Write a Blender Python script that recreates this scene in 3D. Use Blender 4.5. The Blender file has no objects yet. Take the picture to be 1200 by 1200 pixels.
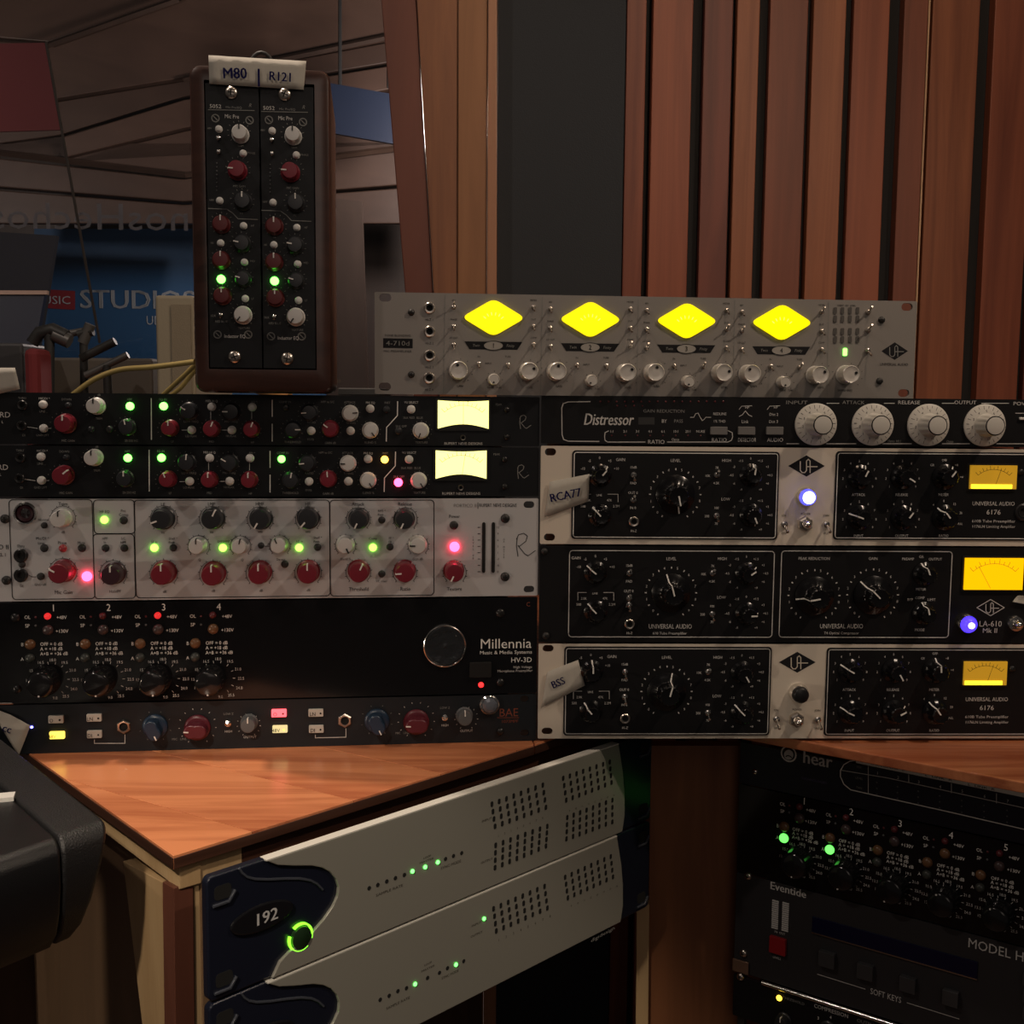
import bpy, math, random
from mathutils import Vector, Matrix
from math import sin, cos, pi, radians
random.seed(7)
S = bpy.context.scene
COL = S.collection

# ------------------------------------------------------------------ camera
CZ = 1.05                                   # eye height above the floor
FPX, PITCH, ROLL = 1323.8, 0.0995, 0.0089   # focal length in pixels of the 1200 px frame
FW = Vector((0, cos(PITCH), -sin(PITCH)))
_U = Vector((0, sin(PITCH), cos(PITCH))); _X = Vector((1, 0, 0))
RT = _X * cos(ROLL) + _U * sin(ROLL)
UP = _U * cos(ROLL) - _X * sin(ROLL)
CAM = Vector((0, 0, CZ))
cd = bpy.data.cameras.new('camera'); cam = bpy.data.objects.new('camera', cd); COL.objects.link(cam)
cd.sensor_width = 36; cd.sensor_fit = 'HORIZONTAL'; cd.lens = 36 * FPX / 1200
cd.clip_start = 0.05; cd.clip_end = 60
cam.matrix_world = Matrix(((RT.x, UP.x, -FW.x, 0), (RT.y, UP.y, -FW.y, 0), (RT.z, UP.z, -FW.z, CZ), (0, 0, 0, 1)))
S.camera = cam

# ------------------------------------------------------------------ world, light, exposure
w = bpy.data.worlds.new('world'); S.world = w; w.use_nodes = True
w.node_tree.nodes['Background'].inputs[0].default_value = (1.0, 0.86, 0.76, 1)
w.node_tree.nodes['Background'].inputs[1].default_value = 0.032
vs = S.view_settings
vs.view_transform = 'Standard'; vs.look = 'None'; vs.exposure = 0.0; vs.gamma = 1; vs.use_curve_mapping = False

def lamp(name, kind, loc, energy, color, size=0.03, target=None, spot=None, blend=.5):
    l = bpy.data.lights.new(name, kind); l.energy = energy; l.color = color
    if kind == 'AREA': l.size = size
    else: l.shadow_soft_size = size
    if spot: l.spot_size = radians(spot); l.spot_blend = blend
    o = bpy.data.objects.new(name, l); COL.objects.link(o); o.location = loc
    if target is not None:
        o.rotation_euler = (Vector(target) - Vector(loc)).to_track_quat('-Z', 'Y').to_euler()
    return o
WARM = (1.0, 0.80, 0.62)
lamp('ceiling_spot', 'SPOT', (1.02, 0.42, 2.05), 23, WARM, .025, (-.05, 1.0, .95), 95, .6)
lamp('ceiling_spot', 'SPOT', (-1.15, 0.10, 2.55), 21, (1, .84, .72), .025, (-.2, 1.0, .9), 85, .6)
lamp('ceiling_spot', 'SPOT', (-.5, 1.03, 2.4), 56, (1.0, .80, .64), .02, (-.16, .84, .74), 36, .8)
lamp('desk_fill_spot', 'SPOT', (-.42, -.2, 1.68), 46, (1.0, .84, .66), .03, (-.22, .78, .52), 28, .5)  # added out-of-frame fill for the converters and lower-left desk
lamp('room_fill', 'AREA', (0.3, -1.6, 1.9), 3.2, (1, .82, .70), 1.2, (0, 1.1, .9))
lamp('wall_washer', 'SPOT', (.45, .35, 2.7), 44, (1.0, .72, .50), .06, (.45, 1.75, 1.55), 80, .9)
lamp('studio_fill', 'POINT', (-.1, 3.5, 1.9), 54, (1, .86, .76), .1)  # added fill, hidden behind the slat wall, lights the banner
lamp('studio_fill', 'POINT', (-2.6, 2.6, 1.7), 36, (1, .84, .72), .1)  # second added studio fill, out of view
lamp('side_fill_spot', 'SPOT', (-2.0, -.35, .80), 30, (1, .82, .64), .06, (-.32, .88, .45), 34, .6)  # added out-of-frame fill for the low desk side panel

# ------------------------------------------------------------------ rays and faces
def ray(px, py):
    return RT * ((px - 600) / FPX) + UP * ((600 - py) / FPX) + FW
def depth(P): return (Vector(P) - CAM).dot(FW)
def hitz(px, py, z):
    d = ray(px, py); return CAM + d * ((z - CZ) / d.z)
def hity(px, py, y):
    d = ray(px, py); return CAM + d * (y / d.y)
class Face:
    """vertical plane: origin, direction u along it, w up, front side towards the viewer"""
    def __init__(s, x, y, z, yaw):
        s.o = Vector((x, y, z)); s.yaw = yaw
        s.u = Vector((cos(yaw), sin(yaw), 0)); s.n = Vector((sin(yaw), -cos(yaw), 0))
    def loc(s, px, py, off=0.0):
        o = s.o + s.n * off; d = ray(px, py)
        t = (o - CAM).dot(s.n) / d.dot(s.n)
        P = CAM + d * t - o
        return P.dot(s.u), P.z
    def pt(s, u, w, off=0.0): return s.o + s.u * u + Vector((0, 0, w)) + s.n * off
def face_from(a, b):
    return Face(a[0], a[1], a[2], math.atan2(b[1] - a[1], b[0] - a[0]))

# ------------------------------------------------------------------ materials
MATS = {}
def nt(m): return m.node_tree.nodes, m.node_tree.links
def mat(name, col, rough=.5, metal=0.0, emis=None, estr=0.0, coat=0.0, bump=None, bscale=400, vary=0.0, spec=.5):
    if name in MATS: return MATS[name]
    m = bpy.data.materials.new(name); m.use_nodes = True; N, L = nt(m); b = N['Principled BSDF']
    b.inputs['Base Color'].default_value = (*col, 1); b.inputs['Roughness'].default_value = rough
    b.inputs['Metallic'].default_value = metal; b.inputs['Coat Weight'].default_value = coat
    b.inputs['Specular IOR Level'].default_value = spec
    if emis: b.inputs['Emission Color'].default_value = (*emis, 1); b.inputs['Emission Strength'].default_value = estr
    if bump or vary:
        tc = N.new('ShaderNodeTexCoord'); no = N.new('ShaderNodeTexNoise'); no.inputs['Scale'].default_value = bscale
        no.inputs['Detail'].default_value = 4; L.new(tc.outputs['Object'], no.inputs['Vector'])
        if bump:
            bp = N.new('ShaderNodeBump'); bp.inputs['Strength'].default_value = bump; bp.inputs['Distance'].default_value = .0006
            L.new(no.outputs['Fac'], bp.inputs['Height']); L.new(bp.outputs['Normal'], b.inputs['Normal'])
        if vary:
            mx = N.new('ShaderNodeMixRGB'); mx.inputs[1].default_value = (*[c * (1 - vary) for c in col], 1)
            mx.inputs[2].default_value = (*[min(1, c * (1 + vary)) for c in col], 1)
            L.new(no.outputs['Fac'], mx.inputs[0]); L.new(mx.outputs[0], b.inputs['Base Color'])
    MATS[name] = m; return m
def wood(name, c1, c2, scale=(30, 30, 2.2), rough=.4, coat=0.0, spread=.25, rot=(0, 0, 0), contrast=.5):
    if name in MATS: return MATS[name]
    m = bpy.data.materials.new(name); m.use_nodes = True; N, L = nt(m); b = N['Principled BSDF']
    tc = N.new('ShaderNodeTexCoord'); oi = N.new('ShaderNodeObjectInfo'); mp = N.new('ShaderNodeMapping')
    add = N.new('ShaderNodeVectorMath'); add.operation = 'ADD'; mul = N.new('ShaderNodeMath'); mul.operation = 'MULTIPLY'; mul.inputs[1].default_value = 37.0
    L.new(oi.outputs['Random'], mul.inputs[0]); L.new(tc.outputs['Object'], mp.inputs['Vector'])
    mp.inputs['Scale'].default_value = scale; mp.inputs['Rotation'].default_value = rot
    L.new(mp.outputs[0], add.inputs[0]); L.new(mul.outputs[0], add.inputs[1])
    n1 = N.new('ShaderNodeTexNoise'); n1.inputs['Scale'].default_value = 1.0; n1.inputs['Detail'].default_value = 8; n1.inputs['Roughness'].default_value = .62
    n1.inputs['Distortion'].default_value = 1.2
    L.new(add.outputs[0], n1.inputs['Vector'])
    n2 = N.new('ShaderNodeTexNoise'); n2.inputs['Scale'].default_value = .22; n2.inputs['Detail'].default_value = 2
    L.new(add.outputs[0], n2.inputs['Vector'])
    s1 = N.new('ShaderNodeMath'); s1.operation = 'MULTIPLY_ADD'; s1.inputs[1].default_value = contrast; L.new(n2.outputs['Fac'], s1.inputs[0]); 
    s2 = N.new('ShaderNodeMath'); s2.operation = 'MULTIPLY_ADD'; s2.inputs[1].default_value = 1 - contrast; L.new(n1.outputs['Fac'], s2.inputs[0]); s2.inputs[2].default_value = 0
    L.new(s2.outputs[0], s1.inputs[2])
    cr = N.new('ShaderNodeValToRGB'); cr.color_ramp.elements[0].position = .39; cr.color_ramp.elements[1].position = .60
    cr.color_ramp.elements[0].color = (*c1, 1); cr.color_ramp.elements[1].color = (*c2, 1)
    L.new(s1.outputs[0], cr.inputs[0])
    hs = N.new('ShaderNodeHueSaturation'); mr = N.new('ShaderNodeMapRange'); mr.inputs[3].default_value = 1 - spread; mr.inputs[4].default_value = 1 + spread
    L.new(oi.outputs['Random'], mr.inputs[0]); L.new(mr.outputs[0], hs.inputs['Value']); L.new(cr.outputs[0], hs.inputs['Color'])
    L.new(hs.outputs[0], b.inputs['Base Color'])
    bp = N.new('ShaderNodeBump'); bp.inputs['Strength'].default_value = .12; bp.inputs['Distance'].default_value = .001
    L.new(n1.outputs['Fac'], bp.inputs['Height']); L.new(bp.outputs[0], b.inputs['Normal'])
    b.inputs['Roughness'].default_value = rough; b.inputs['Coat Weight'].default_value = coat; b.inputs['Coat Roughness'].default_value = .25
    MATS[name] = m; return m
def led(name, col, st): return mat(name, tuple(min(1, c * .5) for c in col), .3, 0, col, st)

M_BLK = mat('black_powdercoat', (.010, .010, .011), .42, bump=.15, bscale=1500, spec=.22)
M_NEVE = mat('neve_black_panel', (.011, .012, .014), .38, bump=.12, bscale=1500, spec=.25)
M_GLOSS = mat('gloss_black_panel', (.006, .006, .007), .12)
M_PLAS = mat('black_plastic', (.012, .012, .013), .33)
M_DARK = mat('dark_recess', (.004, .004, .004), .8)
M_CHAS = mat('chassis_steel', (.05, .05, .05), .5, .6)
M_SILV = mat('silver_gray_panel', (.29, .27, .25), .42, .25, bump=.1, bscale=900, vary=.05)
M_PORT = mat('pale_gray_panel', (.56, .56, .57), .45, .15, bump=.08, bscale=900)
M_CREAM = mat('champagne_panel', (.76, .68, .57), .42, .15, bump=.08, bscale=900)
M_CHROME = mat('chrome', (.75, .73, .70), .18, 1)
M_NICK = mat('nickel_screw', (.62, .56, .50), .28, 1)
M_ALU = mat('brushed_aluminium_knob', (.66, .63, .58), .34, .25)
M_KSILV = mat('gray_knob_cap', (.66, .65, .63), .4, .1)
M_KIV = mat('ivory_gray_dial', (.60, .58, .53), .45)
M_RED = mat('red_knob_cap', (.19, .014, .028), .38)
M_DKN = mat('charcoal_knob_cap', (.022, .024, .028), .35)
M_BLUEK = mat('blue_knob_cap', (.012, .030, .060), .35)
M_GRYK = mat('gray_rubber_cap', (.10, .105, .11), .5)
M_WHB = mat('white_button', (.72, .71, .68), .35)
M_PTR = mat('white_pointer', (.80, .78, .74), .5)
M_PTRK = mat('black_pointer', (.01, .01, .01), .5)
M_TW = mat('print_pale', (.60, .59, .57), .6, spec=.05)
M_TD = mat('print_dim', (.25, .25, .24), .6, spec=.05)
M_TWB = mat('print_white', (.85, .84, .80), .6, spec=.05)
M_TK = mat('print_black', (.02, .02, .022), .6, spec=.05)
M_TU = mat('print_umber', (.07, .062, .05), .6, spec=.05)
M_TR = mat('print_rust', (.22, .07, .045), .6, spec=.05)
M_INK = mat('ink_navy', (.012, .012, .07), .6, spec=.05)
M_PAPER = mat('masking_tape', (.48, .455, .40), .75, bump=.5, bscale=160, vary=.08)
M_AMBER = mat('amber_button_dull', (.17, .085, .04), .3)
M_REDOFF = mat('dull_red_button', (.12, .02, .025), .35)
L_GREEN = led('green_light', (.10, 1.0, .06), 9)
L_GREEN2 = led('soft_green_light', (.12, .9, .10), 2.2)
L_LIME = led('lime_light', (.30, 1.0, .06), 5)
L_RED = led('red_light', (1.0, .03, .08), 14)
L_RED2 = led('small_red_light', (1.0, .02, .02), 3)
L_ORA = led('orange_light', (1.0, .42, .04), 8)
L_BLUE = led('blue_white_light', (.08, .08, 1.0), 2.0)
L_YEL = led('yellow_light', (1.0, .72, .10), 1.8)
L_DIAM = led('yellow_meter_light', (1.0, .80, .0), 1.15)
L_PMET = led('pale_yellow_meter_light', (1.0, .92, .30), 1.7)
L_LA = led('orange_meter_light', (1.0, .50, .0), 1.12)

# ------------------------------------------------------------------ mesh builder
class MB:
    def __init__(s): s.v = []; s.f = []
    def add(s, vs, fs):
        b = len(s.v); s.v += [tuple(q) for q in vs]; s.f += [tuple(i + b for i in f) for f in fs]; return s
    def box(s, x0, x1, y0, y1, z0, z1):
        return s.add([(x, y, z) for x in (x0, x1) for y in (y0, y1) for z in (z0, z1)],
                     [(0, 1, 3, 2), (4, 6, 7, 5), (0, 4, 5, 1), (2, 3, 7, 6), (0, 2, 6, 4), (1, 5, 7, 3)])
    def prism(s, poly, y0, y1):
        """poly: (x, z) points counter-clockwise seen from -y; y0 front, y1 back"""
        n = len(poly)
        a = sum(poly[i][0] * poly[(i + 1) % n][1] - poly[(i + 1) % n][0] * poly[i][1] for i in range(n))
        if a < 0: poly = poly[::-1]
        return s.add([(x, y0, z) for x, z in poly] + [(x, y1, z) for x, z in poly],
                     [tuple(range(n)), tuple(range(2 * n - 1, n - 1, -1))] + [(i, i + n, (i + 1) % n + n, (i + 1) % n) for i in range(n)])
    def lathe(s, prof, n=28, cx=0, cz=0, flute=None):
        """profile (r, h): h = height towards the viewer (-y)"""
        k = len(prof); vs = []; fs = []
        for j in range(n):
            a = 2 * pi * j / n
            for r, h in prof:
                if flute and r > flute[1]: r = r * (1 - flute[2] * (.5 + .5 * cos(a * flute[0])) ** 3)
                vs.append((cx + r * sin(a), -h, cz + r * cos(a)))
        for j in range(n):
            q = (j + 1) % n
            for i in range(k - 1): fs.append((j * k + i, j * k + i + 1, q * k + i + 1, q * k + i))
        if prof[-1][0] > 1e-6: fs.append(tuple(j * k + k - 1 for j in range(n))[::-1])
        return s.add(vs, fs)
    def tube(s, path, r, n=8, r2=None):
        P = [Vector(p) for p in path]; m = len(P); vs = []; fs = []; prev = None
        for i, p in enumerate(P):
            t = (P[min(i + 1, m - 1)] - P[max(i - 1, 0)]).normalized()
            a = prev if prev else (Vector((0, 0, 1)) if abs(t.z) < .9 else Vector((1, 0, 0)))
            x = (a - t * a.dot(t)).normalized(); prev = x; y = t.cross(x)
            rr = r if r2 is None else r + (r2 - r) * i / (m - 1)
            for j in range(n):
                q = 2 * pi * j / n; vs.append(p + (x * cos(q) + y * sin(q)) * rr)
        for i in range(m - 1):
            for j in range(n):
                fs.append((i * n + j, i * n + (j + 1) % n, (i + 1) * n + (j + 1) % n, (i + 1) * n + j))
        fs.append(tuple(range(n))[::-1]); fs.append(tuple((m - 1) * n + j for j in range(n)))
        return s.add(vs, fs)
    def stroke(s, pts, wd, y=0.0, close=False):
        pts = [Vector((p[0], p[1])) for p in pts]
        if close: pts.append(pts[0])
        for a, b in zip(pts[:-1], pts[1:]):
            d = b - a
            if d.length < 1e-7: continue
            d.normalize(); n = Vector((-d.y, d.x)) * wd / 2; e = d * wd * .35
            a2, b2 = a - e, b + e
            s.add([(a2.x - n.x, y, a2.y - n.y), (b2.x - n.x, y, b2.y - n.y), (b2.x + n.x, y, b2.y + n.y), (a2.x + n.x, y, a2.y + n.y)], [(0, 1, 2, 3)])
        return s
    def mesh(s, name, m, smooth=None):
        me = bpy.data.meshes.new(name); me.from_pydata(s.v, [], s.f); me.materials.append(m)
        if smooth is not None:
            me.shade_smooth(); me.set_sharp_from_angle(angle=radians(smooth))
        me.update(); return me
def link(name, me, parent=None, loc=(0, 0, 0), rot=(0, 0, 0)):
    o = bpy.data.objects.new(name, me); COL.objects.link(o)
    if parent: o.parent = parent
    o.location = loc; o.rotation_euler = rot; return o
def bev(o, wd=.0008, seg=2):
    m = o.modifiers.new('bevel', 'BEVEL'); m.width = wd; m.segments = seg; m.limit_method = 'ANGLE'; m.angle_limit = radians(40); return o
def tag(o, label, cat, group=None):
    o['label'] = label; o['category'] = cat
    if group: o['group'] = group
    return o
def struct(o, label=None):
    o['kind'] = 'structure'
    if label: o['label'] = label
    return o
def empty(name, loc, yaw=0):
    o = bpy.data.objects.new(name, None); COL.objects.link(o); o.location = loc; o.rotation_euler = (0, 0, yaw); o.empty_display_size = .02; return o
def free(name, mb, m, smooth=None, parent=None):
    """world-space geometry, origin moved to its base"""
    xs = [q[0] for q in mb.v]; ys = [q[1] for q in mb.v]; zs = [q[2] for q in mb.v]
    c = Vector(((min(xs) + max(xs)) / 2, (min(ys) + max(ys)) / 2, min(zs)))
    mb.v = [tuple(Vector(q) - c) for q in mb.v]
    return link(name, mb.mesh(name, m, smooth), parent, c)

# ------------------------------------------------------------------ lettering
_fc = bpy.data.curves.new('font_probe', 'FONT'); _fc.resolution_u = 2; _fc.size = 1.0
_fo = bpy.data.objects.new('font_probe', _fc); COL.objects.link(_fo)
def _probe(body):
    _fc.body = body; bpy.context.view_layer.update()
    dg = bpy.context.evaluated_depsgraph_get(); me = bpy.data.meshes.new_from_object(_fo.evaluated_get(dg))
    v = [(q.co.x, q.co.y) for q in me.vertices]; f = [tuple(p.vertices) for p in me.polygons]; bpy.data.meshes.remove(me); return v, f
GL = {}
_v, _f = _probe('HH'); _xs = sorted(set(round(a[0], 4) for a in _v)); _hw = (max(_xs) - min(_xs)); CAPH = max(a[1] for a in _v)
_v1, _ = _probe('H'); _w1 = max(a[0] for a in _v1) - min(a[0] for a in _v1); ADVH = _hw - _w1; _hx = min(a[0] for a in _v1)
def glyph(c):
    if c not in GL:
        if c == ' ': GL[c] = ([], [], .30)
        else:
            v, f = _probe(c); v2, _ = _probe('H' + c + 'H'); GL[c] = (v, f, max(a[0] for a in v2) - _w1 - _hx - ADVH)
    return GL[c]
def text_geo(s):
    x = 0; V = []; F = []
    for c in s:
        v, f, a = glyph(c); b = len(V)
        V += [(p[0] + x, p[1]) for p in v]; F += [tuple(i + b for i in q) for q in f]; x += a
    return V, F, x

# ------------------------------------------------------------------ rack unit builder
class Unit:
    W = .4826
    def __init__(s, name, face, v0, v1, label, cat, group=None, W=.4826, u0=0.0):
        s.f = face; s.W = W; s.u0 = u0; s.h = v1 - v0; s.wb = -v1; s.name = name
        s.root = empty(name, face.pt(u0 + W / 2, -v1, 0), face.yaw); tag(s.root, label, cat, group); s.txt = {}
    def P(s, px, py, off=0.0):
        u, w_ = s.f.loc(px, py, off); return u - s.u0 - s.W / 2, w_ - s.wb
    def sc(s, px, py, off=0.0):
        u, w_ = s.f.loc(px, py, off); return depth(s.f.pt(u, w_, off)) / FPX
    def part(s, name, me, x, z, off=0, rot=0, parent=None, label=None):
        o = link(name, me, parent or s.root, (x, -off, z), (0, rot, 0))
        if label: o['label'] = label
        return o
    def plate(s, name, m, holes=(), th=.003, rnd=.0012, x0=None, x1=None, z0=0, z1=None):
        x0 = -s.W / 2 if x0 is None else x0; x1 = s.W / 2 if x1 is None else x1; z1 = s.h - .0008 if z1 is None else z1
        cu = bpy.data.curves.new('plate', 'CURVE'); cu.dimensions = '2D'; cu.fill_mode = 'BOTH'; cu.extrude = th / 2
        def sp(pts):
            q = cu.splines.new('POLY'); q.points.add(len(pts) - 1)
            for i, (a, b) in enumerate(pts): q.points[i].co = (a, b, 0, 1)
            q.use_cyclic_u = True
        sp(rrect((x0 + x1) / 2, (z0 + z1) / 2, x1 - x0, z1 - z0, rnd))
        for hx, hz, hw, hh in holes: sp(rrect(hx, hz, hw, hh, min(hw, hh) / 2))
        ob = bpy.data.objects.new('plate', cu); COL.objects.link(ob); bpy.context.view_layer.update()
        me = bpy.data.meshes.new_from_object(ob.evaluated_get(bpy.context.evaluated_depsgraph_get()))
        bpy.data.objects.remove(ob)
        for v in me.vertices: x, y, z = v.co; v.co = (x, th / 2 - z - .0, y)
        me.flip_normals() if False else None
        me.materials.clear(); me.materials.append(m); me.name = name
        return link(name, me, s.root)
    def chassis(s, d=.30, inset=.024, m=None, gap=.003):
        b = MB().box(-s.W / 2 + inset, s.W / 2 - inset, .0034, d, gap, s.h - gap - .0005)
        return bev(link('chassis', b.mesh('chassis', m or M_CHAS), s.root), .001)
    # printing
    def ink(s, m):
        return s.txt.setdefault(m.name, (m, MB()))[1]
    def T(s, px, py, t, h, m=None, w=None, ang=0, a='c', y=.0003, bold=0, ital=0, mirror=False):
        m = m or M_TW; V, F, adv = text_geo(t)
        if not V: return
        k = h * s.sc(px, py) / CAPH
        if a == 'c': x, z = s.P(px, py)
        elif a == 'l': x, z = s.P(px, py)
        else: x, z = s.P(px, py)
        kx = k * .92
        if w:
            xa, _ = s.P(px - (w / 2 if a == 'c' else 0), py); xb, _ = s.P(px + (w / 2 if a == 'c' else w), py); kx = abs(xb - xa) / adv
        ox = {'c': -adv / 2, 'l': 0, 'r': -adv}[a]
        ca, sa = cos(radians(ang)), sin(radians(ang)); mbx = s.ink(m)
        for d in ([0] if not bold else [-bold / 2, 0, bold / 2]):
            vs = []
            for p in V:
                X = (p[0] + ox) * kx + ital * (p[1] - CAPH / 2) * k + d * k; Z = (p[1] - CAPH / 2) * k
                if mirror: X = -X
                vs.append((x + X * ca - Z * sa, -y - (d + 1) * 1e-5, z + X * sa + Z * ca))
            mbx.add(vs, F)
    def line(s, pts, wd=.8, m=None, close=False, y=.00025):
        q = [s.P(*p) for p in pts]; s.ink(m or M_TW).stroke(q, wd * s.sc(*pts[0]), -y, close)
    def rrline(s, x0, y0, x1, y1, r=4, wd=.8, m=None, y=.00025):
        A = s.P(x0, y0); B = s.P(x1, y1); C = s.P(x0, y1); D = s.P(x1, y0)
        lx, rx = (A[0] + C[0]) / 2, (B[0] + D[0]) / 2; tz, bz = (A[1] + D[1]) / 2, (B[1] + C[1]) / 2; k = s.sc(x0, y0)
        s.ink(m or M_TW).stroke(rrect((lx + rx) / 2, (tz + bz) / 2, rx - lx, tz - bz, r * k), wd * k, -y, True)
    def fill(s, pts, m=None, y=.0002):
        q = [s.P(*p) for p in pts]; n = len(q)
        a_ = sum(q[i][0] * q[(i + 1) % n][1] - q[(i + 1) % n][0] * q[i][1] for i in range(n))
        if a_ < 0: q = q[::-1]
        s.ink(m or M_TW).add([(x, -y, z) for x, z in q], [tuple(range(n))])
    def arc(s, px, py, r, a0=-140, a1=140, wd=.6, m=None, n=16, dots=0, dr=.8, y=.00025):
        x, z = s.P(px, py); k = s.sc(px, py); mb = s.ink(m or M_TD)
        if dots:
            for i in range(dots):
                a = radians(a0 + (a1 - a0) * i / (dots - 1)); mb.stroke([(x + (r * sin(a)) * k, z + r * cos(a) * k), (x + (r + dr) * sin(a) * k, z + (r + dr) * cos(a) * k)], wd * k, -y)
        else:
            mb.stroke([(x + r * k * sin(radians(a0 + (a1 - a0) * i / n)), z + r * k * cos(radians(a0 + (a1 - a0) * i / n))) for i in range(n + 1)], wd * k, -y)
    def ring_numbers(s, px, py, r, labels, a0=-140, a1=140, h=3, m=None):
        n = len(labels); x, z = s.P(px, py)
        for i, t in enumerate(labels):
            a = radians(a0 + (a1 - a0) * i / max(1, n - 1)); s.T(px + r * sin(a), py - r * cos(a), t, h, m or M_TW)
    def done(s):
        for i, (nm, (m, mb)) in enumerate(s.txt.items()):
            if mb.v: link('lettering', mb.mesh('lettering', m), s.root)['kind'] = 'stuff'
def rrect(cx, cz, w_, h_, r, n=5):
    out = []
    r = min(r, w_ / 2, h_ / 2)
    for qx, qz, a0 in ((1, -1, -90), (1, 1, 0), (-1, 1, 90), (-1, -1, 180)):
        for i in range(n + 1):
            a = radians(a0 + 90 * i / n); out.append((cx + qx * (w_ / 2 - r) + r * cos(a), cz + qz * (h_ / 2 - r) + r * sin(a)))
    return out

# ------------------------------------------------------------------ small parts, shared meshes
MC = {}
def cached(key, fn):
    if key not in MC: MC[key] = fn()
    return MC[key]
def lm(key, prof, m, n=24, smooth=35, flute=None):
    return cached(key, lambda: MB().lathe(prof, n, flute=flute).mesh(key[0], m, smooth))
def R(v): return round(v * 20000) / 20000
def pointer_mesh(r, m, h, r0=.30, r1=.98, wd=.0011, drop=0):
    def f():
        b = MB().box(-wd / 2, wd / 2, -h - .0004, -h + .0004, r * r0, r * r1)
        if drop: b.box(-wd / 2, wd / 2, -h, -h + drop, r * r1 - .0003, r * r1 + .0006)
        return b.mesh('pointer', m)
    return cached(('pointer', R(r), m.name, R(h), r0, r1, wd, drop), f)
def neve_knob(u, px, py, rpx, m, ang=0, hh=.014, pm=None, label=None):
    """tapered cap with a low skirt; px, py is the centre of the cap"""
    k = u.sc(px, py, hh); r = R(rpx * k); x, z = u.P(px, py, hh)
    me = lm(('knob', m.name, r, hh), [(r * 1.14, .0004), (r * 1.14, .0022), (r * 1.02, .0030), (r * .98, hh * .6), (r * .95, hh - .0012), (r * .88, hh - .0002), (r * .55, hh)], m, 30)
    o = u.part('knob', me, x, z, 0, radians(ang), label=label)
    link('pointer', pointer_mesh(r, pm or (M_PTRK if m in (M_KSILV, M_ALU) else M_PTR), hh, .35, .93, .0013 if r > .007 else .001, hh * .35), o)
    return o
def alu_knob(u, px, py, rpx, ang, hh=.013):
    k = u.sc(px, py, hh); r = R(rpx * k); x, z = u.P(px, py, hh)
    o = u.part('knob', lm(('knob', 'alu', r), [(r * 1.08, .0003), (r * 1.08, .002), (r, .0022), (r, hh - .0007), (r * .92, hh), (r * .86, hh - .0003), (r * .4, hh - .0003)], M_ALU, 32), x, z, 0, radians(ang))
    dd = cached(('dot', r), lambda: MB().lathe([(r * .17, hh - .0004), (r * .17, hh + .0002), (r * .10, hh + .0002), (r * .09, hh - .0001), (0, hh - .0001)], 12, 0, r * .58).mesh('pointer_dot', M_PTRK, 40))
    link('pointer_dot', dd, o); return o
def button(u, px, py, rpx, m=None, hh=.0035, name='button', label=None):
    m = m or M_WHB; k = u.sc(px, py, hh); r = R(rpx * k); x, z = u.P(px, py, hh)
    return u.part(name, lm((name, m.name, r, hh), [(r * 1.12, 0), (r * 1.12, .0007), (r, .0008), (r, hh * .72), (r * .8, hh * .93), (r * .4, hh), (0, hh)], m, 18, 50), x, z, label=label)
def dome(u, px, py, rpx, m, name='indicator_light', hh=None, label=None):
    k = u.sc(px, py); r = R(rpx * k); hh = hh or r * .9; x, z = u.P(px, py, hh * .5)
    return u.part(name, lm((name, m.name, r, hh), [(r, 0), (r, hh * .35), (r * .85, hh * .68), (r * .5, hh * .93), (0, hh)], m, 16, 60), x, z, label=label)
def jack(u, px, py, rpx, m=None, name='jack_socket', hexa=False):
    k = u.sc(px, py); r = R(rpx * k); x, z = u.P(px, py); m = m or M_CHROME
    o = u.part(name, lm((name, m.name, r, hexa), [(r, 0), (r, .0022), (r * .86, .0028), (r * .62, .0026), (r * .58, .0012)], m, 6 if hexa else 24, 35), x, z)
    link('socket_hole', lm(('socket_hole', r), [(r * .60, .0012), (r * .58, .0030), (r * .50, .0029), (r * .46, .0014), (0, .0014)], M_DARK, 18, 30), o); return o
def screw(u, px, py, rpx, m=None, name='screw'):
    k = u.sc(px, py); r = R(rpx * k); x, z = u.P(px, py); m = m or M_NICK
    o = u.part(name, lm((name, m.name, r), [(r, 0), (r, .0008), (r * .86, .0019), (r * .5, .0027), (0, .0029)], m, 20, 50), x, z, 0, radians(random.uniform(0, 80)))
    cm = cached(('recess', r), lambda: MB().box(-r * .5, r * .5, -.0031, -.0022, -r * .09, r * .09).box(-r * .09, r * .09, -.0031, -.0022, -r * .5, r * .5).mesh('screw_recess', M_DARK))
    link('screw_recess', cm, o); return o
def toggle(u, px, py, rpx=3, up=False, L=.0085, m=None):
    k = u.sc(px, py); r = R(rpx * k); x, z = u.P(px, py); m = m or M_CHROME
    o = u.part('toggle_switch', lm(('toggle_switch', r), [(r, 0), (r, .0016), (r * .9, .0022), (r * .55, .0026), (r * .45, .003)], m, 12, 30), x, z)
    t = radians(62)
    me = cached(('lever', L, m.name, r), lambda: MB().tube([(0, -.002, 0), (0, -.002 - L * cos(radians(28)), L * sin(radians(28)))], r * .28, 8, r * .42).mesh('lever', m, 50))
    link('lever', me, o, (0, 0, 0), (0, 0 if up else pi, 0)); return o
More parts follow.
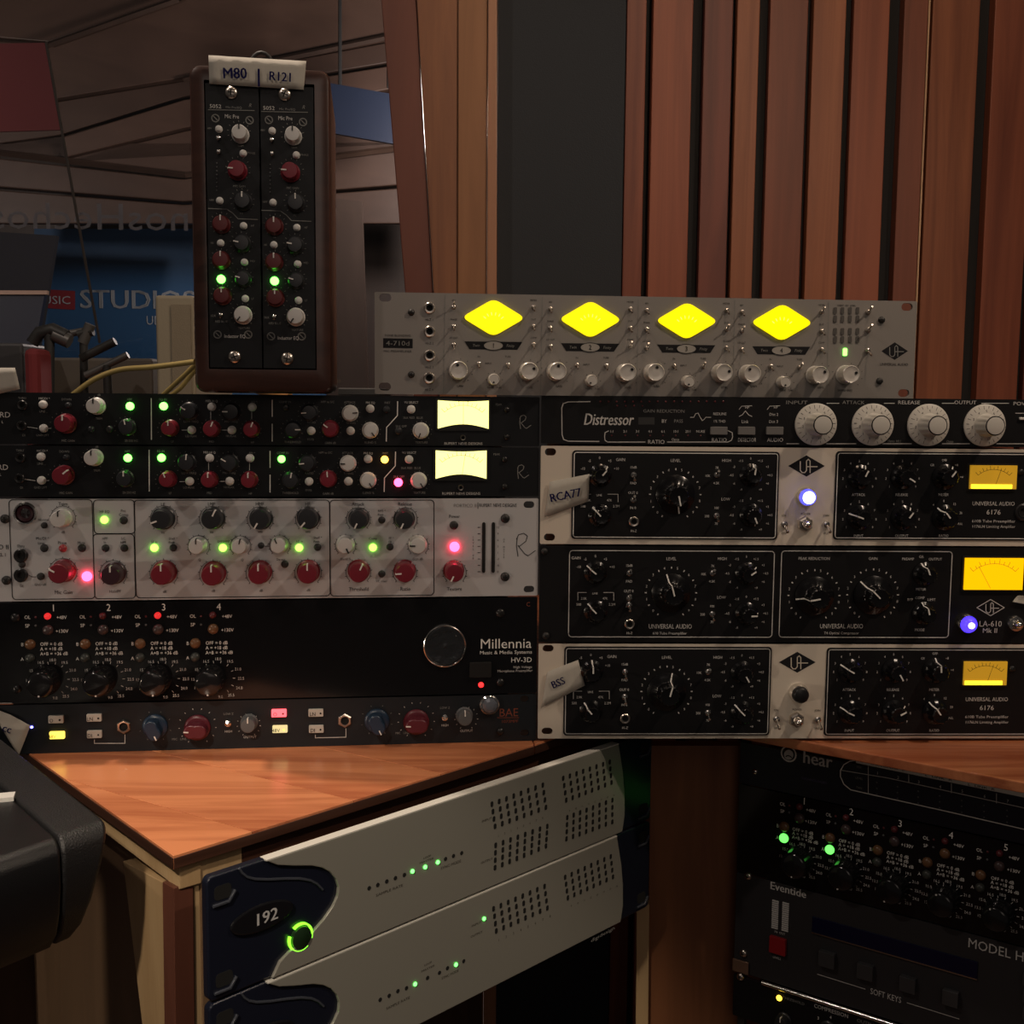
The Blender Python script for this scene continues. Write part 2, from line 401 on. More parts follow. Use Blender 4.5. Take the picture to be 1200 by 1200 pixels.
def rbutton(u, px, py, wpx, hpx, m, hh=.003, name='button', r=1.0, label=None):
    k = u.sc(px, py); xa, _ = u.P(px - wpx / 2, py, hh); xb, _ = u.P(px + wpx / 2, py, hh); w_ = R(xb - xa); h_ = R(hpx * k); x, z = u.P(px, py, hh)
    def f():
        return MB().prism(rrect(0, 0, w_, h_, r * k, 3), -hh, 0).mesh(name, m)
    o = u.part(name, cached((name, m.name, w_, h_, hh), f), x, z, label=label); return bev(o, .0004)
def fluted(u, px, py, rpx, ang, big=False, hh=.016, numbers=None):
    """black knob with fluted grip and white line on skirt and top; px, py is the centre at the panel"""
    k = u.sc(px, py); r = R(rpx * k); x, z = u.P(px, py)
    if big:
        hh = .020
        prof = [(r, .0004), (r, .0024), (r * .80, .0046), (r * .60, .0060), (r * .55, .0068), (r * .52, hh - .001), (r * .46, hh), (r * .30, hh - .0004)]
        fl = (12, 0, 0.0)
    else:
        prof = [(r, .0004), (r, .0022), (r * .74, .0040), (r * .70, .0055), (r * .66, hh - .001), (r * .58, hh), (r * .30, hh - .0004)]
    def f():
        b = MB(); n = 60; kk = len(prof); vs = []; fs = []
        for j in range(n):
            a = 2 * pi * j / n
            for i, (q, h) in enumerate(prof):
                if 2 < i < kk - 1: q = q * (1 - .10 * (.5 + .5 * cos(a * (12 if big else 10))) ** 2)
                vs.append((q * sin(a), -h, q * cos(a)))
        for j in range(n):
            q = (j + 1) % n
            for i in range(kk - 1): fs.append((j * kk + i, j * kk + i + 1, q * kk + i + 1, q * kk + i))
        fs.append(tuple(j * kk + kk - 1 for j in range(n))[::-1]); b.add(vs, fs); return b.mesh('knob', mat('knob_bakelite', (.006, .006, .007), .2, spec=.35), 32)
    o = u.part('knob', cached(('fluted', r, big), f), x, z, 0, radians(ang))
    def g():
        b = MB(); wd = .0012
        rt = .50 if big else .62; rs = .56 if big else .68
        b.box(-wd / 2, wd / 2, -hh - .0004, -hh + .0004, 0 if big else r * .1, r * rt)
        b.add([(-wd / 2, -hh, r * rt + .0005), (wd / 2, -hh, r * rt + .0005), (wd / 2, -.0062, r * rs + .0006), (-wd / 2, -.0062, r * rs + .0006)], [(0, 1, 2, 3)])
        b.add([(-wd / 2, -.0062, r * rs + .0006), (wd / 2, -.0062, r * rs + .0006), (wd / 2, -.0030, r), (-wd / 2, -.0030, r)], [(0, 1, 2, 3)])
        return b.mesh('pointer', M_PTR)
    link('pointer', cached(('fpointer', r, big), g), o); return o
def meter(u, x0, y0, x1, y1, m, scale_m=None, needle=0, bow=0, th=.0022, tilt=0, dark_right=0):
    """lit panel meter given by its pixel rectangle"""
    A = u.P(x0, y0); B = u.P(x1, y1); cx, cz = (A[0] + B[0]) / 2, (A[1] + B[1]) / 2; w_, h_ = B[0] - A[0], A[1] - B[1]
    bz = MB().prism(rrect(0, 0, w_ + .0035, h_ + .0035, .001), -.0012, 0)
    fr = u.part('meter', bz.mesh('meter', M_PLAS), cx, cz)
    p = [(-w_ / 2, h_ / 2), (-w_ / 2, -h_ / 2), (w_ / 2, -h_ / 2), (w_ / 2, h_ / 2)]
    if bow:
        bp = [(-w_ / 2 + w_ * t, -h_ / 2 + bow * h_ * sin(pi * t)) for t in [i / 12 for i in range(13)]]
        tp = [(w_ / 2 - w_ * t, h_ / 2 - bow * .25 * h_ * sin(pi * t)) for t in [i / 12 for i in range(13)]]
        p = bp + tp
    link('meter_face', MB().prism(p, -th, -.0011).mesh('meter_face', m), fr)
    sm = scale_m or M_TK; b = MB(); r0 = h_ * .95; oz = -h_ * .62
    for i in range(11):
        a = radians(-42 + 84 * i / 10); L = .10 if i % 2 else .16
        b.stroke([(r0 * sin(a) * 1.05, oz + r0 * cos(a)), (r0 * (1 + L) * sin(a) * 1.05, oz + r0 * (1 + L) * cos(a))], .00035, -th - .0001)
    b.stroke([(r0 * sin(radians(q)) * 1.05, oz + r0 * cos(radians(q))) for q in range(-42, 43, 6)], .0003, -th - .0001)
    link('meter_scale', b.mesh('meter_scale', sm), fr)['kind'] = 'stuff'
    nb = MB().stroke([(0, oz + h_ * .2), (0, oz + r0 * 1.05)], .0003, 0)
    nb.v = [(q[0] * cos(radians(needle)) + (q[2] - oz) * sin(radians(needle)), -th - .0002, oz - q[0] * sin(radians(needle)) + (q[2] - oz) * cos(radians(needle))) for q in nb.v]
    link('needle', nb.mesh('needle', sm), fr); return fr
def signature(u, px, py, k, m):
    pts = [(-8, -11), (-5, -17), (2, -19), (7, -15), (5, -8), (-4, -1), (-6, -2), (4, 10), (8, 12), (18, 5)]
    u.line([(px + a * k, py + b * k) for a, b in pts], .8, m)
    u.line([(px - 7 * k, py - 12 * k), (px - 8 * k, py - 2 * k), (px - 6 * k, py + 13 * k)], .8, m)
def ua_diamond(u, px, py, w_, h_, fillm, linem, outline=False):
    d = [(px - w_ / 2, py), (px, py + h_ / 2), (px + w_ / 2, py), (px, py - h_ / 2)]
    if outline: u.line(d, .9, linem, True)
    else: u.fill(d, fillm)
    k = h_ / 24
    for q in ([(-7, -5), (-7, 5), (-5, 7.5), (-2, 7.5), (0, 5), (0, -5.5), (2, -7.5), (4, -5.5), (4, 7.5)], [(0, 0.8), (12, 0.8)]):
        u.line([(px + a * k, py + b * k) for a, b in q], 1.15 * k if not outline else .9, linem, False, .0004)
U1 = .04445
F_TOP = Face(-.1196, .9828, CZ + .0913, .0882)
F_L = Face(-.4559, .945, CZ + .0028, .1152)
F_R = Face(.0251, .9985, CZ - .0395, .0319)
F_192 = Face(-.1998, .7209, CZ - .3183, .7939)
F_HR = Face(.2137 * 1.08, 1.0208 * 1.08, CZ - .3095 * 1.08, -.6132)
RACK = 'rack unit'

# ---------- silver four-channel preamp on top -------------------------------
def build_top():
    u = Unit('rack_preamp', F_TOP, 0, .0878, 'silver gray rack preamp with four glowing yellow diamond-shaped meters, on top of the gear', RACK)
    hl = []
    for px, py in ((451.5, 348.7), (451, 453), (1063, 359.7), (1059, 460.6)):
        x, z = u.P(px, py); hl.append((x, z, .0105, .0068))
    u.plate('face_panel', M_SILV, hl); u.chassis()
    x, z = 0, 0
    for px, py in ((482, 366), (482, 439), (1033, 375), (1030.5, 446.6)): screw(u, px, py, 4, M_CHAS)
    for i, (px, py) in enumerate(((503.4, 361), (503.4, 388.6), (503.4, 416.6), (503, 443))):
        jack(u, px, py, 6.6, M_NICK); u.T(px, py + 13.6, 'Hi-Z %d' % (i + 1), 2.6, M_TK)
    u.fill([(449, 396.3), (483.6, 396.9), (483.6, 408.2), (449, 407.6)], M_TK)
    u.T(466.3, 402.3, '4-710d', 5.2, M_TD, w=28, y=.0005); u.T(466, 393.2, 'TONE BLENDING', 2.4, M_TK, w=31); u.T(466, 411.6, 'MIC PREAMPLIFIER', 2.4, M_TK, w=33)
    for px in (521.5, 635.5, 748, 861, 971): u.line([(px, 345 + (px - 440) * .016), (px - 2, 460 + (px - 440) * .008)], .7, M_TD)
    cents = ((578.2, 372.4), (691.5, 374.5), (804.2, 376.2), (915.5, 378.1))
    knobs = (((537.8, 433.7, -15), (579.3, 444.4, 190), (620.6, 434.8, 62)), ((653.9, 435, 5), (694.3, 445.8, 215), (735.8, 436.4, 55)),
             ((768.7, 436.4, 12), (808, 446.9, 190), (849, 436.7, 75)), ((882, 437.8, -35), (921, 447.7, 185), (961.8, 439.2, 55)))
    for ci, (cx, cy) in enumerate(cents):
        k = u.sc(cx, cy); x, z = u.P(cx, cy)
        W2, H2 = 34 * k, 20 * k
        def rh(sc_, rr):
            pts = []; cs = [(-W2 * sc_, 0), (0, -H2 * sc_), (W2 * sc_, 0), (0, H2 * sc_)]
            for i in range(4):
                p0, p1, p2 = Vector(cs[i - 1]), Vector(cs[i]), Vector(cs[(i + 1) % 4])
                a = p1 + (p0 - p1).normalized() * rr; b = p1 + (p2 - p1).normalized() * rr
                for t in (0, .25, .5, .75, 1): pts.append(tuple(a * (1 - t) ** 2 + p1 * 2 * t * (1 - t) + b * t * t))
            return pts
        fr = u.part('meter', MB().prism(rh(1.10, .006), -.0010, 0).mesh('meter', mat('meter_rim', (.24, .20, .14), .4)), x, z)
        link('meter_face', MB().prism(rh(1.10, .006), -.0022, -.0009).mesh('meter_face', L_DIAM), fr)
        b = MB()
        for a in range(-50, 51, 20): b.stroke([(12 * k * sin(radians(a)), (-8 + 11 * cos(radians(a))) * k), (15 * k * sin(radians(a)), (-8 + 14 * cos(radians(a))) * k)], .0006, -.0023)
        link('meter_scale', b.mesh('meter_scale', led('pale_scale_light', (1.0, .90, .14), 1.4)), fr)['kind'] = 'stuff'
        for j, dx in enumerate((-46.5, 47)):
            for q, dy in enumerate((-12.5, 10, 31.5)):
                tx, ty = cx + dx, cy + dy
                toggle(u, tx, ty, 2.6, up=(ci + q + j) % 4 == 0, L=.0078, m=M_NICK)
                u.T(tx, ty - 8, ('48V', 'PHASE', 'LO CUT', 'METER', 'OUT', 'COMP')[j * 3 + q], 2, M_TK)
        y0 = cy + 27.6
        u.fill([(cx - 34, y0), (cx + 34, y0 + .7), (cx + 28, y0 + 10), (cx - 28, y0 + 9.3)], M_TK)
        el = [(cx + 11.5 * cos(a * pi / 12), y0 + 5 + 5.3 * sin(a * pi / 12)) for a in range(24)]
        u.fill(el, mat('print_panel_gray', (.36, .34, .31), .5), y=.0005); u.line(el, .7, M_TK, True, .0006)
        u.T(cx, y0 + 5, str(ci + 1), 5.4, M_TK, y=.0008)
        u.T(cx - 20, y0 + 4.8, 'Twin', 3.2, M_TD, y=.0006, ital=.2); u.T(cx + 20, y0 + 5.2, 'Finity', 3.2, M_TD, y=.0006, ital=.2)
        (ax, ay, aa), (bx, by, ba), (gx, gy, ga) = knobs[ci]
        alu_knob(u, ax, ay, 10.4, aa, .016); alu_knob(u, bx, by, 6.4, ba, .012); alu_knob(u, gx, gy, 10.2, ga, .016)
        toggle(u, bx - 18.3, by - 18.2, 2.6, L=.0075, m=M_NICK); toggle(u, bx + 15.8, by - 17.2, 2.6, up=ci > 1, L=.0075, m=M_NICK)
        u.T(bx - 18.3, by - 26.5, 'IN', 2.2, M_TK); u.T(bx + 15.8, by - 26.5, 'TUBE', 2.2, M_TK); u.T(bx - 7, by - 18.5, 'INPUT', 2, M_TK)
        u.T(ax + 1, 452.5, 'GAIN', 2.4, M_TK); u.T(gx, 454, 'LEVEL', 2.4, M_TK); u.T(bx, by + 9.8, 'TRANS   TUBE', 2, M_TK)
        u.arc(ax + 2, ay + 1, 13.5, m=M_TK, dots=9); u.arc(gx + 1, gy + 1, 13.5, m=M_TK, dots=9); u.arc(bx, by, 9, m=M_TK, dots=7)
    alu_knob(u, 997.8, 438.6, 10.4, 75, .016); u.arc(997, 440, 13.5, m=M_TK, dots=9); u.T(990, 457.5, 'SAMPLE RATE', 2.2, M_TK)
    for px in (978.5, 987, 995.9, 1004.7):
        for py in (364, 373.7, 388.3, 397.9):
            k = u.sc(px, py); x, z = u.P(px, py)
            u.part('led_window', cached(('ledw',), lambda: MB().prism(rrect(0, 0, .0030, .0058, .0008), -.0008, 0).mesh('led_window', mat('gray_lens', (.10, .095, .09), .25))), x, z)
    x, z = u.P(990, 412.5)
    u.part('indicator_light', MB().prism(rrect(0, 0, .0036, .0068, .001), -.0012, 0).mesh('indicator_light', led('leaf_green_light', (.25, 1.0, .12), 3.5)), x, z)
    for px, py, up in ((1016.8, 365.8, 1), (1016.8, 387, 1), (1016, 411, 0)): toggle(u, px, py, 3.2, up, .009, M_NICK)
    u.T(992, 358, 'COMP  48V  LEVEL', 2, M_TK)
    ua_diamond(u, 1048.4, 411.4, 31, 20.5, M_TK, M_TD); u.T(1047.5, 427, 'UNIVERSAL AUDIO', 3, M_TK, w=33)
    u.done(); return u
build_top()

# ---------- two black one-unit channel strips --------------------------------
def strip(B):
    v0 = U1 * B
    u = Unit('channel_strip', F_L, v0, v0 + .0440, ('black channel strip with lit red and orange buttons, above the pale gray processor' if B else 'black channel strip with pale yellow meter, directly under the wooden case'), RACK, 'black one-unit channel strips')
    u.plate('face_panel', M_NEVE); u.chassis()
    def q(px, py):      # the lower strip sits 60 px down and 2.6 px to the left, spread a little at the left end
        return (px - 2.5, py + 59.9 + (300 - px) * .0055) if B else (px, py)
    X = lambda f, px, py, *a, **k: f(u, *q(px, py), *a, **k)
    X(u.__class__.T, 6, 486, 'RD', 6.2, M_TW, w=13)
    X(u.__class__.T, 3, 494.5, 'L', 3, M_TW)
    for px, py in ((49.3, 474), (50, 502), (224, 503.9), (247.5, 476.7), (271.2, 504.1), (295, 477.2), (364.5, 505), (410.7, 505), (433.8, 478.9), (481.9, 479.7)):
        X(button, px, py, 4.5)
    for px, py in ((26.7, 474.8), (26, 499)): X(jack, px, py, 5.8, M_PLAS)
    X(neve_knob, 109, 476, 9, M_KSILV, 0)
    for px, py, r, a0, a1 in ((73, 496.7, 10.5, 0, 50), (196.8, 502, 8.8, 0, -20), (246, 502.8, 8.8, 20, 0), (293, 503.3, 8.8, 20, 0), (386.5, 502.8, 9, -55, -5)):
        X(neve_knob, px, py, r, M_RED, a1 if B else a0)
    for px, py, r, a0, a1 in ((147, 500.7, 9, -10, 0), (220, 482, 9.5, -60, 5), (270, 482.5, 9.5, -90, -60), (362, 483.5, 9, -95, -95), (342.5, 503.6, 9, 90, 10)):
        X(neve_knob, px, py, r, M_DKN, a1 if B else a0, .009)
    for px, py, a0, a1 in ((410, 484.4, 85, -90), (433.8, 504.5, 145, 150), (493.7, 505, 200, 150)):
        X(neve_knob, px, py, 8.6, M_KSILV, a1 if B else a0, .011)
    for px, py, r in ((73, 497, 13), (147, 501, 12), (220, 482, 12.5), (270, 482.5, 12.5), (197, 503, 11.5), (247, 503, 11.5), (294, 504, 11.5), (362, 484, 12), (342, 504, 12), (387, 503, 12), (410, 485, 11.5), (434, 505, 11.5), (494, 505, 11.5), (111, 477, 12)):
        x, y = q(px, py); u.arc(x, y, r, -135, 135, .5, M_TD, dots=11)
    X(dome, 152, 476, 4.7, L_GREEN); X(dome, 191.5, 476, 4.7, L_GREEN)
    if B:
        dome(u, 329.8, 538, 4.4, L_GREEN); dome(u, 450.8, 538.6, 4.4, L_ORA); dome(u, 466.8, 565.5, 5, L_RED)
    else:
        for px, py in ((335, 477), (453, 480)): button(u, px, py, 4, M_DKN)
        button(u, 106, 503, 3.5, M_DKN); button(u, 127.5, 503, 3.8, M_DKN)
    X(button, 79, 475, 3.4, M_DKN)
    if not B: button(u, 467, 505, 4.2, M_DKN)
    def ln(pts, wd=1): u.line([q(*p) for p in pts], wd, M_TWB if wd > 1 else M_TW)
    ln([(177.3, 467), (177.5, 515)], 1.1); ln([(319, 469), (319, 488)], 1.1); ln([(319, 497), (319, 517)], 1.1)
    ln([(466, 470.6), (465.7, 487), (453, 501), (452.7, 517)], 1.1)
    for a, b in (((54, 502), (60, 502)), ((213, 504), (219, 504)), ((260, 504), (266, 504)), ((247, 481), (247, 492)), ((295, 482), (295, 491)), ((30, 500), (44, 502))): ln([a, b], .6)
    for px, py, t in ((26, 466.5, 'THRU'), (52, 467, 'MIC/DI ^'), (51, 482, 'LINE _'), (50, 510, 'GND LIFT'), (28, 510, 'DI'), (78, 468, 'DOWN'), (80, 516.5, 'MIC GAIN'),
                      (116, 462.8, 'dB'), (116, 490.5, 'TRIM'), (152, 468, 'HPF'), (154, 516.5, '20-250 HZ'), (191, 468, 'EQ IN'), (224, 494, 'LOW FREQ'), (224, 511, 'LO PEAK'), (202, 517.5, 'LF'),
                      (248, 470, 'MID HI Q'), (248, 517.5, 'MID'), (271, 494, 'MID FREQ'), (271, 511, 'HI PEAK'), (298, 471, 'EQ ^'), (296, 518.5, 'HF'), (334, 471, 'COMP IN'), (365, 495, 'RATIO'),
                      (343, 518, 'THRESHOLD'), (364, 515, 'FF/FB'), (387, 519, 'GAIN dB'), (384, 471, 'HPF to S/C'), (410, 471.5, 'ATTACK'), (411, 495.5, 'TIMING'), (434, 472, 'PRE EQ'), (434, 518.5, 'BLEND %'), (454, 472, 'INST'),
                      (482, 471.5, 'VU SELECT'), (484, 489.5, 'SILK RED  BLUE'), (470, 499.5, 'SILK OFF'), (494, 518.5, 'TEXTURE'), (584.5, 474, 'PEAK')):
        x, y = q(px, py); u.T(x, y, t, 2.5, M_TW if t in ('MIC/DI ^', 'MID HI Q', 'VU SELECT', 'PRE EQ') else M_TD)
    x0, y0 = q(513, 469); x1, y1 = q(572.3, 502.5)
    meter(u, x0, y0, x1, y1, L_PMET, M_TR, needle=(8 if B else 0), bow=.16)
    x, y = q(542.4, 512.7); jack(u, x, y, 3.4, M_NICK, 'meter_trim_screw'); x, y = q(543, 519.8); u.T(x, y, 'RUPERT NEVE DESIGNS', 2.9, M_TW, w=45)
    x, y = q(614, 496); signature(u, x - 1, y, .5, M_TD)
    if B: u.T(618, 553, '.', 2, M_TW)
    for px in (594,):
        for py in (480, 512): X(screw, px, py, 3.6, M_PLAS)
    u.done(); return u
strip(0); strip(1)

# ---------- pale two-unit channel strip ----------------------------------------
def pale():
    u = Unit('channel_processor', F_L, 2 * U1 + .0006, 4 * U1, 'pale gray two-unit channel processor with red and black knobs and a red lit button', RACK)
    hl = []
    for px, py in ((620, 591.5), (620, 690.5)):
        x, z = u.P(px, py); hl += [(x, z, .0098, .0062), (-x, z, .0098, .0062)]
    u.plate('face_panel', M_PORT, hl); u.chassis()
    for px, py in ((6, 608), (7.7, 680), (592, 607.5), (591.7, 675.8)): screw(u, px, py, 5.4, M_CHAS)
    u.T(-2, 641, 'PORTICO II', 6, M_TK, a='r') if False else None
    u.T(10.5, 641, 'PORTICO II', 5.5, M_TK, a='r'); u.T(7, 650, 'CHANNEL I', 4, M_TK, a='r')
    # combo socket
    x, z = u.P(30.2, 601.6); k = u.sc(30, 601)
    o = u.part('combo_socket', MB().lathe([(13.6 * k, 0), (13.6 * k, .002), (12.6 * k, .0032), (11 * k, .0030), (10.4 * k, .0006)], 32).mesh('combo_socket', M_CHROME, 30), x, z)
    link('socket_hole', MB().lathe([(10.6 * k, .0006), (9 * k, .0022), (6 * k, .0018), (5.6 * k, .0006), (0, .0006)], 28).mesh('socket_hole', mat('dark_wine_plastic', (.03, .008, .012), .3), 30), o)
    for a, b, c, d in ((12.5, 585.5, 109.6, 702), (110, 585.8, 158, 625.2), (110, 625.8, 158, 701.4), (158.3, 586, 386.5, 699.5), (387, 586, 508.5, 698)):
        u.rrline(a, b, c, d, 4.5, .9, M_TK)
    neve_knob(u, 67.8, 609, 9.8, M_KSILV, 0, .016)
    neve_knob(u, 67.8, 672.6, 12.2, M_RED, -62, .020)
    neve_knob(u, 129, 675, 11.6, mat('plum_black_cap', (.045, .018, .026), .35), 0, .018)
    for px, py, r, a in ((187.6, 609.4, 12, -110), (247, 609, 12, 25), (303.6, 609.6, 12, 210), (360, 609, 12, 220), (420, 610, 11, 205), (474.3, 610, 11, 205)):
        neve_knob(u, px, py, r, M_DKN, a, .017)
    for px, py, r, a in ((188.4, 674, 12.6, 0), (247.4, 675, 12.4, 0), (302.4, 673.6, 12.2, 0), (360, 673, 12, 0), (420, 672, 11.6, 25), (474.7, 672, 11.6, -95), (533.2, 672, 11, 205)):
        neve_knob(u, px, py, r, M_RED, a, .019)
    for px, py, r, a in ((229.4, 641, 9.2, 0), (279.4, 641, 9, 12), (325.6, 640, 9, -25), (404.3, 640, 9.6, 155), (490, 640, 9.6, -90)):
        neve_knob(u, px, py, r, M_KSILV, a, .015)
    for px, py, r in ((74, 607, 14), (74, 670, 16), (133, 672, 15.5), (192, 608, 15.5), (249, 608, 15), (305, 608.5, 15), (361, 608.5, 14.5), (420, 608.5, 14), (475, 608.5, 14), (192, 672, 16), (250, 673, 16), (304, 672, 15.5), (361, 671, 15.5),
                      (420, 670.5, 14.5), (474.5, 671, 14), (533, 671, 13.5), (233, 640, 12.5), (282, 640, 12), (328, 639.5, 12), (405, 639.5, 12), (490, 639.5, 12)):
        u.arc(px, py, r, -135, 135, .5, M_TK, 14); u.arc(px, py, r, -135, 135, .6, M_TK, dots=11, dr=1.6)
    for px, py in ((122, 609.3), (180.6, 642.2), (261, 642.2), (350.4, 642), (437, 641.8)): dome(u, px, py, 4.4, L_LIME)
    dome(u, 101.4, 675.7, 5.8, L_RED, label='red lit round button'); dome(u, 532.8, 641, 5.8, L_RED, label='red lit round button'); dome(u, 73.3, 642.7, 4.6, mat('rose_button', (.38, .05, .06), .3), 'button')
    for px, py, r in ((51, 616, 3.4), (51, 642.7, 4.2), (95.3, 642.7, 4.2), (47, 676, 4), (25, 662, 3.6), (144.3, 610, 4.2), (123, 642.7, 4), (145, 642.7, 4), (202.6, 642.3, 3.9), (305.6, 639.6, 3.4), (333.6, 661.6, 4), (372, 641.6, 3.9), (447.4, 609.7, 3.8), (457, 641.3, 3.8), (447.4, 673, 3.8), (532, 615.8, 4.6)):
        button(u, px, py, r, M_CHAS, .0025)
    jack(u, 25, 651, 8, M_PLAS); jack(u, 25, 674, 8, M_PLAS)
    u.line([(34, 674), (38, 676), (42, 676)], .7, M_TK); u.line([(309, 640), (315, 640)], .7, M_TK)
    for px, py, t, h in ((74, 590.5, 'Trim', 4), (74, 623.5, 'dB', 3), (51, 609, 'Normal', 2.8), (50, 631, 'Mic/DI ^', 3.2), (50, 636.4, 'Line _', 3.2), (73, 636, 'Phase', 3.2), (95.5, 636, 'Mute', 3.2), (24.3, 640, 'Thru', 3.2), (25.5, 686.5, 'DI', 3),
                         (47.5, 685, 'GND Lift', 2.6), (74.5, 694, 'Mic Gain', 4.2), (135, 693, 'Hz/HPF', 3.2), (122.5, 599.5, 'HF EQ', 3), (144.5, 598.5, 'Pre', 3.2), (145, 603, 'Comp', 3.2), (123, 631, 'HPF', 2.8), (123, 635.5, 'In', 2.8), (144.5, 631, 'S/C', 2.8), (144.5, 635.5, 'HPF', 2.8),
                         (191, 591, 'LF', 3.8), (248, 590.5, 'LMF', 3.8), (304.5, 590.5, 'HMF', 3.8), (360.5, 590.5, 'HF', 3.8), (191, 624, 'Hz', 2.6), (248, 623.5, 'Hz', 2.6), (305, 623, 'kHz', 2.6), (361, 623, 'kHz', 2.6),
                         (203, 631, 'Shelf ^', 2.8), (203, 635.5, 'Peak _', 2.8), (181, 635, 'LF In', 2.6), (262, 634.5, 'LMF/HMF', 2.6), (351, 634.5, 'HF In', 2.6), (372.5, 630, 'Shelf ^', 2.8), (372.5, 634.6, 'Peak _', 2.8),
                         (193, 693.3, 'dB', 3), (250, 692.4, 'dB', 3), (306, 692, 'dB', 3), (361.5, 691.5, 'dB', 3), (234, 656, 'Q', 2.8), (284, 656, 'Q', 2.8), (329, 655.5, 'De-ess', 2.8),
                         (419.5, 590.5, 'Attack', 4), (474.5, 590.5, 'Release', 4), (447.5, 598.5, 'RMS ^', 2.6), (447.5, 603, 'Peak _', 2.6), (437, 631, 'Comp', 2.8), (458.5, 630.5, 'FF ^', 2.6), (458.5, 635, 'FB _', 2.6), (405, 655, 'Blend %', 2.8), (489.5, 655, 'Gain dB', 2.8),
                         (447, 681, 'S/C Insert', 2.3), (420.5, 690.3, 'Threshold', 4.2), (475, 690, 'Ratio', 4.2), (532.5, 605, 'Power', 3.6), (532.5, 690, 'Texture', 4)):
        u.T(px, py, t, h, M_TK)
    u.T(545, 592.3, 'PORTICO II', 3.8, M_TD, w=27); u.line([(560, 589), (560, 596)], .7, M_TK); u.T(583.5, 592, 'RUPERT NEVE DESIGNS', 3.8, M_TK, w=44)
    for px in (566.6, 577.8):
        x, z0 = u.P(px, 671); _, z1 = u.P(px, 612)
        u.part('level_meter_slot', MB().prism(rrect(0, 0, .0030, z1 - z0, .0014), -.0007, 0).mesh('level_meter_slot', M_DARK), x, (z0 + z1) / 2)
    for i in range(8):
        y = 618 + i * 7.4; u.line([(560, y), (562.5, y)], .7, M_TK); u.T(583.5, y, ('12', '9', '6', '3', '1', '-3', '-6', '0')[i], 2.4, M_TK)
        u.T(554.5, 629 + i * 3.6, 'LEVEL dB'[i], 2.2, M_TK) if i != 5 else None
        u.T(590.5, 632 + i * 3, 'GR METER'[i], 2, M_TK) if i != 2 else None
    signature(u, 612, 641, .85, M_TK)
    u.done()
pale()

# ---------- gloss black four-channel preamp -------------------------------------
def hv_channel(u, n, nx, ny, dx, dy, ang, lit48=0, litA=0, S=1.0, mm=None):
    """one preamp channel printed round its number; positions as offsets in left-stack pixels from the number"""
    px = lambda a, b: (nx + a, ny + b)
    if mm: px = mm
    def T(a, b, t, h, m=M_TWB, al='c'): u.T(*px(a, b), t, h * S, m, a=al)
    T(0, 0, str(n), 8, M_TWB); T(-30.5, 11, 'OL', 4); T(-30.5, 21, 'SP', 4)
    T(9.5, 11.2, '+48V', 4); T(10, 27.2, '+130V', 4)
    dome(u, *px(-21, 11), 1.3 * S, M_REDOFF, 'small_indicator', .0006); dome(u, *px(-21, 21), 1.3 * S, M_GRYK, 'small_indicator', .0006)
    dome(u, *px(-7.5, 10.2), 3.9 * S, led('dull_red_light', (.9, .03, .03), .75) if lit48 else M_REDOFF, 'push_button', .004)
    dome(u, *px(-7, 26.5), 6 * S, mat('smoke_button', (.07, .045, .045), .3) if n != 4 else M_AMBER, 'push_button', .004)
    T(-36.5, 43, 'B', 4); dome(u, *px(-28, 43.3), 6 * S, M_AMBER, 'push_button', .004)
    T(-36.5, 60, 'A', 4); dome(u, *px(-28, 59.5), 5.4 * S, L_GREEN2 if litA else mat('slate_button', (.05, .055, .05), .3), 'push_button', .004)
    for i, t in enumerate(('OFF = 0 dB', 'A = +18 dB', 'A+B = +36 dB')): T(-15.5, 42.5 + i * 5.7, t, 3.9, M_TWB, 'l')
    for a, b, t in ((-1, 61, '18.0'), (-15, 64, '16.5'), (13, 64, '19.5'), (-24.5, 73.5, '15.0'), (22.5, 73, '21.0'), (-29, 85, '13.5'), (26, 84, '22.5'), (24, 95, '24.0'), (14.5, 103.5, '25.5'), (-27, 95, '12'), (2, 105.5, '9.0')): T(a, b, t, 3.3, M_TW)
    for i in range(12):
        a = radians(-140 + i * 280 / 11); k = 1
        u.line([px(-2 + 18.5 * sin(a), 84 - 18.5 * cos(a)), px(-2 + 21 * sin(a), 84 - 21 * cos(a))], .6, M_TW)
    X, Z = u.P(*px(-9.5 if not mm else -4, 85)); hh = .018
    r = R(16.5 * u.sc(*px(0, 85)) * S)
    o = u.part('knob', lm(('knob_gloss', r), [(r * 1.08, .0003), (r * 1.08, .003), (r * 1.0, .0045), (r * .96, hh - .004), (r * .88, hh - .0012), (r * .7, hh), (0, hh)], mat('knob_gloss_black', (.01, .01, .011), .14), 32, 60), X, Z, 0, radians(ang))
    link('pointer_dot', cached(('gdot', r), lambda: MB().lathe([(.0008, hh - .001), (.0008, hh - .0001), (0, hh)], 10, 0, r * .78).mesh('pointer_dot', M_PTR)), o)
